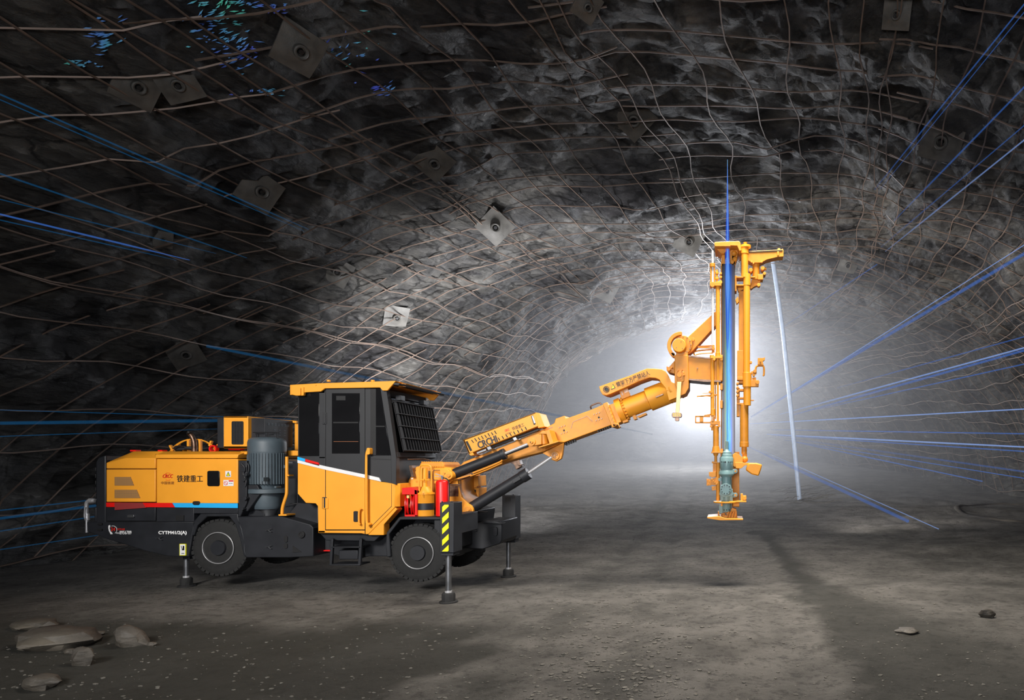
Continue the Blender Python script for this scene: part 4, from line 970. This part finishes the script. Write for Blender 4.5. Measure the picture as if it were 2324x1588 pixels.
# top right arm
b = MB(); b.prism([(1694,571),(1720,568.5),(1770,566),(1778,566),(1778.5,582),(1765,583),(1740,589),(1733,593),(1726,596),(1707,596),(1696,590)],YP+.0,YP+.22); b.box(1765,563,1771,568,YP+.05,YP+.15); b.box(1774,564.5,1777,568,YP+.02,YP+.12); b.box(1764,570,1768,580,YP-.03,YP+.05)
tr_=part(b,'top_arm','gold',None,.006)
b = MB(); b.prism([(1696,571),(1776,567.3),(1776,569.2),(1696,573)],YP-.012,YP); part(b,'arm_slot','black',tr_,0)
b = MB(); b.pc(1716,595,1716,635,8.2,YP+.1); b.pc(1728,610,1739,610,3.5,YP+.1); b.cylY(1731,608,4.5,YP,YP+.2); b.cylY(1704,612,4.5,YP+.0,YP+.2); b.cylY(1735,620,3.8,YP,YP+.2,8); b.prism([(1706,634),(1727,634),(1724,645),(1712,650),(1704,656),(1702,650)],YP+.08,YP+.2); b.cylY(1722,646,4,YP,YP+.1); b.box(1720,622,1732,634,YP,YP+.2)
for x,y in ((1706,594),(1710,597),(1729,594)): b.cylY(x,y,2,YP-.03,YP,8)
part(b,'arm_motor','gold',tr_,.004)
# left side rods
YL = 11.75
b = MB(); b.pc(1617.7,569,1617.7,785,2.7,YL); part(b,'white_rod','white',None,0)
b = MB(); b.pc(1617,598,1617,606,6.3,YL-.01); b.pc(1613.6,605,1613.6,645,1.9,YL-.02); b.pc(1621.5,605,1621.5,640,1.4,YL-.02); b.box(1611,640,1637,648,YL-.06,YL+.15); b.cylY(1617,645,6,YL-.08,YL)
b.pc(1618.5,783,1618.5,800,3.2,YL); b.cylY(1619,790,3.8,YL-.05,YL+.02); b.pc(1616,806,1616,812,5.5,YL)
part(b,'rod_clamp','gold',None,.003)
b = MB(); b.pc(1629.3,645,1629.3,802,4.8,YL); b.pc(1629.3,640,1629.3,648,6.2,YL); b.pc(1627,612,1627,640,2.2,YL); b.pc(1627,617,1627,622,4,YL,n=6); b.pc(1627,630,1627,634,4.5,YL); b.cylY(1636,620,2.6,YL,YL+.1); b.cylY(1636,628,2.6,YL,YL+.1); b.cylY(1635,640,4,YL-.03,YL+.1)
b.pc(1629.3,800,1629.3,812,6.2,YL); b.box(1612,808,1638,813,YL-.07,YL+.1); b.box(1634,805,1640,818,YL-.04,YL+.1); b.cylY(1621,815,3,YL-.1,YL)
part(b,'feed_cylinder','orange',None,.003,ang=40)
b = MB(); b.pc(1617,812,1617,942,4.6,YL); b.pc(1617.5,928,1617.5,943,5.1,YL); b.pc(1629.2,813,1629.2,958,2.6,YL); b.bar(1623.5,815,1623.5,950,3,YL+.1,YL+.15)
part(b,'guide_tube','orange',None,.002,ang=40)
b = MB(); b.tube([W(1618+4.5*math.cos(t*.9),944+t*.42,YL-.02)+Vector((0,pm(4.5,YL)*math.sin(t*.9),0)) for t in range(32)],pm(.9,YL),6); b.box(1612,955,1634,963,YL-.05,YL+.1); b.cylY(1614,967,3,YL-.06,YL); b.cylY(1632,966,3,YL-.06,YL); b.box(1614,962,1624,976,YL-.02,YL+.05)
b.box(1578,943,1612,946,YL,YL+.06); b.box(1578,957,1614,960,YL,YL+.06); b.box(1577.5,944,1580,959.5,YL,YL+.06); b.box(1588,944,1596,959,YL,YL+.06); b.bar(1598,943,1614,940,3,YL,YL+.06)
b.bar(1581,899,1628,895.5,3,YL+.0,YL+.06); b.bar(1593,893,1618,890,1.6,YL-.04,YL); b.bar(1590,897.5,1618,899.5,1.6,YL-.04,YL); b.cylY(1611,889,3,YL-.05,YL+.05); b.box(1634,870,1640,884,YL,YL+.1); b.box(1634,908,1640,926,YL,YL+.1)
part(b,'guide_bracket','gold',None,.002)
b = MB(); b.box(1614,905,1620,945,YL+.06,YL+.1); part(b,'dark_cover','exhaust',None,0)
b = MB(); b.pc(1625,966,1625,1015,6.7,YL); b.pc(1625,1013,1625,1026,7.5,YL,9.5); b.box(1614,1025,1640,1028,YL-.1,YL+.12); b.pc(1624.5,1028,1624.5,1034,6.5,YL,4.5); b.pc(1624.5,1034,1624.5,1050,3.2,YL); b.box(1635,1018,1641,1036,YL,YL+.1)
part(b,'stinger_cylinder','gold',None,.002,ang=40)
b = MB(); b.box(1615.5,1047,1628,1051,YL-.04,YL+.1); b.box(1618,1051,1627,1082,YL,YL+.1); b.pc(1629.6,1049,1629.6,1136,4.2,YL); b.prism([(1609,1071),(1625,1070),(1625,1081),(1617,1083),(1609,1080)],YL-.05,YL+.05); b.prism([(1603.5,1086),(1613,1087),(1613,1101),(1603.5,1102)],YL-.04,YL-.01); b.prism([(1612,1090),(1626,1082),(1630,1090),(1628,1101),(1612,1100)],YL-.03,YL+.08); b.prism([(1615,1104),(1626,1102),(1626,1112),(1616,1113)],YL-.05,YL-.01)
for x,y in ((1606,1090),(1610,1092),(1607,1098),(1619,1107),(1623,1109)): b.cylY(x,y,1.1,YL-.056,YL,8)
for k in range(4): b.cylY(1616+k*3.3,1087+k*3.5,2.4,YL-.07,YL,10)
part(b,'valve_block','gold',None,.003)
# right hand hooks
YQ = 11.85
b = MB(); b.tube(smooth([W(x,y,YQ) for x,y in ((1715,849),(1715,833),(1720,829.5),(1731,829.5),(1734,833),(1734,850),(1732,853))]),pm(2.2,YQ),10); b.prism([(1720,812),(1732,812),(1736,810),(1736,816),(1731,820),(1733,828),(1720,827)],YQ-.05,YQ+.05); b.cylY(1713,842,4,YQ-.06,YQ+.06,8); b.cylY(1711,850,3.5,YQ-.05,YQ+.05,8); b.cylY(1707,845,3,YQ-.03,YQ+.05); b.cylY(1726,819,2,YQ-.07,YQ)
b.box(1704,862,1722,877,YQ-.04,YQ+.06); b.box(1707,856,1716,862,YQ-.03,YQ+.05); b.cylY(1719,867,4.5,YQ-.07,YQ+.05); b.box(1704,907,1711,909.5,YQ,YQ+.03); b.cylY(1704,822,3,YQ-.02,YQ+.05)
part(b,'rod_gripper','gold',None,.003)
# rock drill
YZ = 11.72; cx = 1649
b = MB(); b.plathe(cx+1,1020,cx+1,1001,[(0,3.4),(1,3.2)],YZ); b.plathe(cx+.5,1036,cx+.5,1019,[(0,13),(.3,12),(.35,10.5),(.6,10),(.8,5.5),(1,3.4)],YZ)
b.plathe(cx,1068,cx,1036,[(0,13.5),(.25,15.5),(.9,15.6),(1,13.5)],YZ); b.plathe(cx,1082,cx,1065,[(0,12),(.35,18),(.7,17),(1,13)],YZ); b.plathe(cx,1136,cx,1080,[(0,13),(.3,13),(.7,11.5),(1,11.5)],YZ); b.box(1635.5,1110,1663,1136,YZ-.08,YZ+.08); b.plathe(cx,1161,cx,1136,[(0,9.5),(.2,10.5),(1,10.5)],YZ); b.box(1632,1145,1640,1165,YZ-.03,YZ+.05)
dr_=part(b,'rock_drill','teal',None,.002,ang=40)
b = MB(); b.cylY(1647,1110,13.2,YZ-.15,YZ,36); b.prism([(1636,1100),(1632,1122),(1640,1128),(1662,1125),(1665,1120),(1658,1100)],YZ-.1,YZ); b.cylY(1669,1069,5,YZ-.05,YZ+.05); b.cylY(1669,1123,5,YZ-.05,YZ+.05); b.prism([(1660,1064),(1670,1064),(1670,1074),(1660,1078)],YZ-.03,YZ+.05); b.prism([(1660,1118),(1670,1118),(1670,1128),(1660,1130)],YZ-.03,YZ+.05); b.cylY(1634,1088,4,YZ-.05,YZ+.05)
part(b,'drill_cover','teal',dr_,.004)
b = MB()
for k in range(10):
    a = 2*PI*k/10; b.cylY(1647+10*math.cos(a),1110-10*math.sin(a),1.2,YZ-.156,YZ,8)
for x in (1638,1642.5,1646,1653,1657,1661): b.cylY(x,1048,1.2 if x not in (1646,) else 1.8,YZ-.137,YZ-.1,8)
for x in (1643,1649,1655): b.cylY(x,1157,1.2,YZ-.1,YZ,8)
part(b,'drill_bolt_hole','black',dr_,0)
b = MB(); b.cylY(1669,1069,2.2,YZ-.06,YZ); b.cylY(1669,1123,2.2,YZ-.06,YZ); part(b,'side_bolt','gold',dr_,0)
b = MB(); b.lathe(W(1649,1140,YZ+.02),W(1649,1137,YZ+.02),[(0,pm(30,YZ)),(1,pm(30,YZ))],30); b.box(1655,1137,1694,1139.5,YZ-.15,YZ+.1); b.box(1681,1120,1686,1138,YZ-.02,YZ+.1); b.cylY(1690,1130,4.5,YZ-.05,YZ+.08); b.box(1686,1124,1694,1136,YZ,YZ+.06); b.box(1664,1140,1678,1148,YZ,YZ+.15); b.box(1636,1140,1640,1148,YZ-.05,YZ+.1)
part(b,'lower_collar','orange',None,.003)
b = MB(); b.prism([(1605,1173),(1630,1171),(1648,1176),(1686.5,1177),(1686.5,1180),(1634,1180.5),(1605,1176)],YZ-.22,YZ+.35); fp_=part(b,'foot_plate','orange',None,.004)
b = MB(); b.prism([(1634,1173),(1642,1164),(1650,1170),(1655,1163),(1662,1152),(1671,1155),(1674,1176),(1634,1176)],YZ-.02,YZ+.2); b.box(1629,1160,1633,1175,YZ,YZ+.1)
for k in range(5): b.ringY(1641+k*6.5,1169-k*1.5,5,3.8,YZ-.10+.02*k,YZ-.04+.02*k,20,20,200)
for k in range(4): b.bar(1650+k*6,1174,1654+k*6,1160,1.6,YZ-.1,YZ-.06)
part(b,'foot_clamp','gold',fp_,.003)
b = MB(); b.prism([(1663,1031),(1669,1027),(1679,1032),(1686,1040),(1686,1052),(1673,1052),(1668,1060),(1663,1055)],YD-.1,YD+.1); b.prism([(1668,1049),(1700,1050),(1707,1054),(1690,1056),(1682,1063),(1670,1062)],YD-.12,YD-.06); ha=part(b,'hose_arm','orange',None,.004)
b = MB(); P=[(1697,1054),(1700,1050),(1716,1050),(1730,1054),(1727,1066),(1722,1080),(1706,1076),(1693,1067)]; b.prism(P,YD-.2,YD+.1); part(b,'counterweight_box','orange',ha,.02)

# ================================================================== ground support mesh, bolt plates, beams, rocks
# steel mesh sheets: every sheet spans a strip of the arch, its bars follow the rock
def tunpt(th, y, off): return tun(th, y, off)
def sheet(th0, th1, nth, label, seed, y0=3.0, y1=57.0):
    rnd = random.Random(seed); bm = MB()
    def bar(pts, r):
        if len(pts) > 3: bm.tube(pts, r, 4)
    # cross bars: lie in planes that lean forward with height
    y = y0-12.0; k = 0
    while y < y1:
        y += rnd.uniform(.85,1.15); pts = []; n = max(6,int((th1-th0)*26)); ph = rnd.uniform(0,9); dy = rnd.uniform(-.12,.12)
        j0 = rnd.uniform(-.02,.02); j1 = rnd.uniform(-.01,.05)
        for i in range(n+1):
            th = th0+j0+(th1-th0+j1-j0)*i/n; s = max(math.sin(min(max(th,0),PI)),0)
            lean = (1.15 if th < PI/2 else .55)
            yy = y+dy+10.0*(s**.85)*lean-(10.0*(1.15-.55) if th > PI/2 else 0)*(s**.85-1 if False else 0)
            if th > PI/2: yy = y+dy+10.0*1.15-10.0*.75*(1-s**.85)
            yy += .10*math.sin(th*9+ph)
            if y0 <= yy <= y1: pts.append(tun(th, yy, .05+.03*math.sin(i*1.3+ph), True))
        bar(pts, .018)
        k += 1
    for i in range(nth+1):
        th = th0+(th1-th0)*i/nth+rnd.uniform(-.008,.008); pts = []; yy = y0; ph = rnd.uniform(0,9)
        while yy < y1:
            pts.append(tun(th+.010*math.sin(yy*.35+ph)+.006*math.sin(yy*1.7+ph), yy, .09, True)); yy += .42+.012*yy
        bar(pts, .018)
    o = bm.build('steel_mesh', M['wire'], None, 0, label); setp(o, cat='steel mesh', group='steel mesh sheets pinned to the rock'); return o
for th0, th1, n, lab, sd in (
    (.03,.52,6,'rusty steel mesh sheet on the dark lower left wall behind the rig',1),
    (.51,1.02,8,'rusty steel mesh sheet on the upper left wall above the cab',2),
    (1.00,1.45,7,'rusty steel mesh sheet on the left part of the roof',3),
    (1.43,1.86,7,'rusty steel mesh sheet on the roof straight above the drill mast',4),
    (1.84,2.40,8,'rusty steel mesh sheet on the right shoulder of the roof',5),
    (2.38,3.10,8,'rusty steel mesh sheet on the right wall behind the blue beams',6)):
    sheet(th0, th1, n, lab, sd)
# rock bolts with square plates
plates = [(672,105,88,8,'large square bolt plate highest up, near the top edge left of the middle'),
 (303,188,80,8,'dark square bolt plate in the upper left, left one of a touching pair'),
 (402,182,74,-35,'tilted bolt plate in the upper left, right one of a touching pair'),
 (582,430,74,20,'grey bolt plate on the dark roof above the round cable reel'),
 (982,361,66,30,'bolt plate on the roof above the middle of the cab and guard'),
 (1438,262,74,42,'diamond-set bolt plate on the roof high above the boom'),
 (2140,312,88,25,'greenish bolt plate on the far right shoulder crossed by a blue beam'),
 (1122,512,60,38,'bolt plate on the roof above the boom guard, half hidden by mesh bars'),
 (1562,544,54,25,'bolt plate just left of the drill mast head'),
 (764,613,54,25,'bolt plate on the left wall up and left of the cab roof'),
 (897,713,48,0,'square-set bolt plate above the cab roof'),
 (1374,656,46,20,'battered bolt plate in the brightly lit rock left of the mast'),
 (418,798,58,-30,'pale bolt plate on the left wall above the rear hood'),
 (1326,6,56,10,'bolt plate cut by the top edge right of the middle'),
 (2040,28,60,20,'dark bolt plate near the top edge at the right'),
 (367,541,34,0,'small bolt head on the dark left wall'),
 (1925,596,40,20,'flat bolt plate on the right wall beside the mast')]
for px, py, sz, ang, lab in plates:
    loc, nr = hit(px, py)
    if loc is None: continue
    tocam = (CAMP-loc).normalized(); n_ = (nr*.55+tocam*.75).normalized()
    s = sz*loc.y/FPX/2*1.05; u = n_.cross(Vector((0,0,1))).normalized(); v = u.cross(n_) ; a = math.radians(ang)
    u, v = u*math.cos(a)+v*math.sin(a), v*math.cos(a)-u*math.sin(a)
    c = loc+n_*.15
    T = thing('rock_bolt', c, lab, 'rock bolt', 'rock bolts with square plates')
    def corner(x, y, z=0.0): return c+u*x+v*y+n_*z
    rnd = random.Random(int(px)); b = MB(); G = 8; wob = [rnd.uniform(-.10,.10)*s for _ in range(4)]
    gp_ = lambda x,y,z: corner(x*s,y*s, z + .16*s*max(0,1-(x*x+y*y)*1.6) + wob[0]*x*y + wob[1]*max(0,x*y) - .08*s*(x*x+y*y)/2)
    top = [[b.bm.verts.new(gp_(-1+2*i/G,-1+2*j/G,.015)) for j in range(G+1)] for i in range(G+1)]
    bot = [[b.bm.verts.new(gp_(-1+2*i/G,-1+2*j/G,-.015)) for j in range(G+1)] for i in range(G+1)]
    for i in range(G):
        for j in range(G):
            b.face([top[i][j],top[i+1][j],top[i+1][j+1],top[i][j+1]]); b.face([bot[i][j],bot[i][j+1],bot[i+1][j+1],bot[i+1][j]])
    for i in range(G):
        for A_,B_,C_,D_ in ((top[i][0],top[i+1][0],bot[i+1][0],bot[i][0]),(top[i][G],top[i+1][G],bot[i+1][G],bot[i][G]),(top[0][i],top[0][i+1],bot[0][i+1],bot[0][i]),(top[G][i],top[G][i+1],bot[G][i+1],bot[G][i])): b.face([A_,B_,C_,D_])
    b.build('bolt_plate', M['plate'], T)
    b = MB(); cc = c+n_*.14*s; loops = []
    for r, z in ((.34,0),(.33,.22),(.27,.26),(.20,.22),(.19,.02)): loops.append([cc+(u*math.cos(2*PI*i/24)+v*math.sin(2*PI*i/24))*r*s+n_*z*s for i in range(24)])
    b.loft(loops, True, False); b.build('collar', M['plate'], T, ang=50)
    b = MB(); b.cyl(cc+n_*.02, cc+n_*.22*s, .15*s, .12*s, 12); b.build('bolt_end', M['black'], T)
    b = MB(); b.cyl(c-n_*.01-n_*.5, c, .02); b.build('bolt_shank', M['plate'], T)
# pale pipe leaning on the wall right of the mast
g0 = gpt(1813,1133); top_, n_ = hit(1757,590)
Yp = g0.y-.3
b = MB(); b.tube(smooth([W(1750,572,Yp), W(1757,610,Yp), W(1776,745,Yp), W(1790,880,Yp), W(1801,990,Yp), Vector((g0.x, Yp, ground(g0.x,Yp)))]), pm(5, Yp), 12, None)
pp = b.build('vertical_pipe', M['poleblue'], None, 0, 'long pale blue pipe hanging down the right wall beside the drill mast'); setp(pp, cat='pipe')
# light beams radiating from the tunnel mouth: the light streaks built as thin glowing tubes
def beam(x0, y0, x1, y1, wpx, mat, label, Ya=None, Yb=None):
    def dep(x, y, far):
        l, n = hit(min(max(x,4),2320), min(max(y,4),1580)); Y = l.y*.93 if l else far
        if y > 1060: g = gpt(x, y); Y = min(Y, g.y*.97)
        return min(Y, far)
    p0 = W(x0,y0,dep(x0,y0,36)); p1 = W(x1,y1,dep(x1,y1,36)); wpx *= .75
    n = 10; pts = [p0+(p1-p0)*i/n for i in range(n+1)]
    rr = [max(wpx*p.y/FPX/2*(.35+.65*min(1,i/4)), .004) for i, p in enumerate(pts)]
    bm = MB(); bm.tube(pts, .01, 8, rr)
    o = bm.build('light_ray', M[mat], None, 0, label); setp(o, cat='light beam', group='blue light beams fanning out from the tunnel mouth')
    o.visible_shadow = True
    return o
beam(1705,945,2324,576,11,'beam','broad blue light beam rising steeply to the right of the mast')
beam(1700,951,2324,556,3,'beamwhite','thin pale light beam along the upper side of the broad steep beam')
beam(1770,940,2324,789,5,'beamwhite','bright light beam rising gently to the right edge')
beam(1790,944,2324,795,8,'beam','soft blue light beam just below the bright gentle one')
beam(1900,880,2324,764,4,'beam','faint light beam above the bright gentle one')
beam(1850,930,2324,826,4,'beam','faint light beam below the bright gentle one')
beam(1690,962,2324,928,4,'beamwhite','thin light beam nearly level, rising slightly to the right')
beam(1750,975,2324,984,4,'beam','level faint light beam under the slightly rising one')
beam(1740,985,2324,1014,5,'beamwhite','whitest light beam on the right, dipping slightly')
beam(1750,987,2324,1024,4,'beam','blue light beam just below the whitest one')
beam(1760,990,2324,1070,6,'beam','blue light beam dipping to the right above the damp floor')
beam(1780,998,2324,1085,3,'beam','thin blue light beam next below the dipping one')
beam(1800,1002,2230,1092,4,'beam','faint lowest light beam over the right wall foot')
beam(1698,1013,2060,1182,11,'beam','broad light beam plunging right towards the floor',30,15)
beam(1720,1018,2130,1200,3,'beamwhite','thin light beam beside the plunging one',30,15)
beam(1985,430,2324,10,5,'beam','steep light beam to the top right corner',30,13)
beam(1995,432,2324,28,3,'beam','thinner steep light beam below the corner one',30,13)
beam(2030,500,2324,198,6,'beam','steep light beam crossing the right bolt plate',30,13)
beam(2000,560,2324,285,4,'beam','fine light beam below the one crossing the bolt plate',30,13)
beam(2010,570,2324,318,5,'beamwhite','pale steep light beam low in the upper right bundle',30,13)
beam(1750,760,1990,600,3,'beam','short faint light beam low in the upper right bundle',30,20)
beam(700,520,0,214,6,'beamcyan','cyan light beam on the dark upper left wall')
beam(690,524,0,226,4,'beamcyan','thin cyan light beam right under the upper left one')
beam(560,585,0,394,6,'beamcyan','cyan light beam across the middle of the left wall')
beam(430,590,0,486,6,'beam','pale blue light beam low on the left wall')
beam(400,590,0,499,4,'beamcyan','cyan light beam just below the pale blue low one')
beam(490,575,0,452,4,'beamcyan','thin cyan light beam just above the pale blue low one')
beam(660,952,0,960,11,'beamcyan','broad level cyan light beam behind the rear hood',36,13.6)
beam(660,950,0,930,3,'beamcyan','thin level cyan light beam above the broad one',36,13.6)
beam(520,972,0,990,3,'beamcyan','thin cyan light beam beneath the broad level one',36,13.6)
beam(1480,985,470,785,9,'beamcyan','long cyan light beam slanting down to the boom behind the cab roof',44,22)
beam(1400,975,1040,1060,7,'beamcyan','short cyan light beam behind the lower end of the boom',40,20)
beam(420,1120,0,1176,9,'beamcyan','cyan light beam reaching the left edge behind the rear bumper',30,13.6)
beam(420,1110,0,1158,4,'beamcyan','thin cyan light beam above the one behind the rear bumper',30,13.6)
beam(420,1140,0,1205,4,'beamcyan','thin cyan light beam low behind the rear bumper',30,13.6)
beam(420,1185,0,1247,3,'beamcyan','lowest thin cyan light beam at the left edge',30,13.6)
# vertical laser on the mast
bm = MB(); q0, q1 = W(1652,1000,11.80), W(1651,362,11.80)
pts = [q0+(q1-q0)*i/24 for i in range(25)]; 
prof = lambda t: .004+.030*math.exp(-((t-.57)/.07)**2)+.008*(1-t)*(t>.1)+.016*max(0,(1-t))*sstep(.55,.7,t)
bm.tube(pts,.01,12,[prof(i/24) for i in range(25)])
vl = bm.build('mast_laser', M['beamcore'], None, 0, 'vertical blue laser shining up the drill mast into the dark roof'); setp(vl, cat='laser')
bm = MB(); q0, q1 = W(1651,800,11.80), W(1651,372,11.80); pts = [q0+(q1-q0)*i/24 for i in range(25)]
bm.tube(pts,.01,12,[.004+.042*math.sin(PI*min(1,i/24)**.8)**.8*(1-(i/24)**3)**.6 for i in range(25)])
bm.build('laser_glow', M['beamdeep'], vl, 0)
# boulders and rubble at the lower left
def boulder(px, py, wpx, hpx, label, seed, flat=1.0, name='boulder', grp=None, tilt=0):
    g = gpt(px, py); rnd = random.Random(seed); s = wpx*g.y/FPX/2; hh = hpx*g.y/FPX
    bm = MB(); bmesh.ops.create_icosphere(bm.bm, subdivisions=3, radius=1)
    for v in bm.bm.verts:
        p = v.co.copy(); q = Vector((round(p.x*1.6)/1.6,round(p.y*1.6)/1.6,round(p.z*1.4)/1.4))
        p = p*.55+q*.45; p *= 1+.22*noise.noise(p*1.2+Vector((seed*3.1,seed,0)))+.06*noise.noise(p*4+Vector((seed,0,0)))
        v.co = (g.x+p.x*s, g.y+p.y*s*.75, g.z+p.z*hh*.62+hh*.34+tilt*p.x*hh)
    o = bm.build(name, M['boulder'], None, 0, label, 28); setp(o, cat='rock' if name!='pebble' else 'stone', group=grp); return o
boulder(130,1462,170,44,'wide flat slab of rock, largest at the lower left',3)
boulder(298,1462,70,46,'pointed pale rock standing right of the wide slab',5,tilt=-.3)
boulder(188,1508,44,46,'upright blocky rock just below the wide slab',8)
boulder(94,1556,74,32,'low pale rock nearest the lower left corner',11)
boulder(80,1425,90,22,'dim low rock above the wide slab at the left',17)
boulder(345,1465,20,10,'small stone to the right of the pointed pale rock',19,name='stone')
boulder(225,1440,24,10,'small stone between the wide slab and the pointed rock',23,name='stone')
boulder(160,1482,26,12,'small stone on the near side of the wide slab',25,name='stone')
boulder(2240,1400,34,22,'lone pale stone on the dark right floor',29,name='stone')
boulder(2060,1436,50,12,'low flat stone on the dark floor at the lower right',31,name='stone')
# loose grit on the floor: nobody could count it
rnd = random.Random(5); gm = MB()
for k in range(4200):
    px, py = rnd.uniform(-50,2370), rnd.uniform(1190,1640)
    if rnd.random() < .35: px = rnd.gauss(1380,110)
    g = gpt(px, py)
    if 8.9 < g.y < 13.6 and -11 < g.x < -3.2: 
        if rnd.random() < .8: continue
    r = (.005+.016*rnd.random()**2.5)*(1.4 if (1200<px<1600 and py>1400) else 1)
    vs = [gm.bm.verts.new(g+Vector((r*rnd.uniform(.6,1.4)*math.cos(a+th_),r*rnd.uniform(.5,1.2)*math.sin(a+th_),z*r))) for th_ in (rnd.uniform(0,1),) for z,n_v in ((-.3,6),(.35,6)) for a in [2*PI*q/n_v+z*.6 for q in range(n_v)]]
    tp = gm.bm.verts.new(g+Vector((r*rnd.uniform(-.4,.4),r*rnd.uniform(-.4,.4),r*rnd.uniform(.45,.75))))
    for q in range(6): gm.face([vs[q],vs[(q+1)%6],vs[6+(q+1)%6],vs[6+q]]); gm.face([vs[6+q],vs[6+(q+1)%6],tp])
gr = gm.build('gravel', M['grit'], None, 0, 'loose grit and small stones strewn over the dirt floor', smooth_=False); setp(gr, cat='gravel', kind='stuff')
# dry twigs right of the mast
b = MB(); rnd = random.Random(9)
for k in range(26):
    g = gpt(rnd.uniform(1745,1870), rnd.uniform(1112,1152)); p = g+Vector((0,0,.02)); pts = [p]; a = rnd.uniform(-.5,.7)
    for i in range(5):
        a += rnd.uniform(-.5,.5); p = p+Vector((math.cos(a)*.32,math.sin(a)*.5,rnd.uniform(-.03,.12))); pts.append(Vector((p.x,p.y,max(p.z,ground(p.x,p.y)+.01))))
    b.tube(pts,.012,4)
tw = b.build('dry_twigs', M['grit'], None, 0, 'dry twigs scattered on the floor right of the drill foot'); setp(tw, cat='twigs', kind='stuff')
# worn tyre ring at the right edge
c = gpt(2330,1165); b = MB(); loops = []
for i in range(72):
    a = 2*PI*i/72; rx, ry = 2.5, 3.6; L = []
    for q, z in ((-.16,-.03),(-.06,.05),(.06,.05),(.16,-.03)):
        x = c.x+.2+math.cos(a)*(rx+q); y = c.y+math.sin(a)*(ry+q); L.append(Vector((x,y,ground(x,y)+z)))
    loops.append(L)
loops.append(loops[0]); b.loft(loops,True,False); rg = b.build('dirt_ring', M['boulder'], None, 0, 'low ring of pushed-up dirt on the floor at the right edge', ang=80); setp(rg, cat='dirt ring')
# light glints high on the left roof, painted as small coloured flakes
def glint(name):
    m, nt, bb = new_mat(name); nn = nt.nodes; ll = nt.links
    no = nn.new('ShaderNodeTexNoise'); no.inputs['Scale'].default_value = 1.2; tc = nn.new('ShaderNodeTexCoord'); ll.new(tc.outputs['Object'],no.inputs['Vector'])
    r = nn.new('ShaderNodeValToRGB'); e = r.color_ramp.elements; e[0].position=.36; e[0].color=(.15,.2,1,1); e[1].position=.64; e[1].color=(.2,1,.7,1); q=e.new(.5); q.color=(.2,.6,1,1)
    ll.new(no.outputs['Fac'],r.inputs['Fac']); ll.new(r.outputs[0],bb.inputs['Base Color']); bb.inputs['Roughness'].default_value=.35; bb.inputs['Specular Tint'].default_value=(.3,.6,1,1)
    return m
M['glint'] = glint('blue_green_glint')
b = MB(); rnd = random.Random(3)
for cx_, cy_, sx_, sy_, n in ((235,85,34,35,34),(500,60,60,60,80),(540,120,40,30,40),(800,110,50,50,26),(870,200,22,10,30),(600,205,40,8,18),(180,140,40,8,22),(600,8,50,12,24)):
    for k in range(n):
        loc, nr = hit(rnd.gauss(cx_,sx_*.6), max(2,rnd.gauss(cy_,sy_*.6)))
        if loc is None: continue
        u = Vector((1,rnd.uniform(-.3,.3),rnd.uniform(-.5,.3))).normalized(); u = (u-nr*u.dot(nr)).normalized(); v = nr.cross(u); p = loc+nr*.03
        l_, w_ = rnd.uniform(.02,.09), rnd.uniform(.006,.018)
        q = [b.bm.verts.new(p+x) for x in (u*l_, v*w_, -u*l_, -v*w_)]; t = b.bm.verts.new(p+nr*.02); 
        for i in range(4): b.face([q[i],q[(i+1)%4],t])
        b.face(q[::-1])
mn = b.build('glint_flakes', M['glint'], None, 0, 'blue and green light glints painted as flakes on the upper left roof', smooth_=False); setp(mn, cat='glint', kind='stuff')
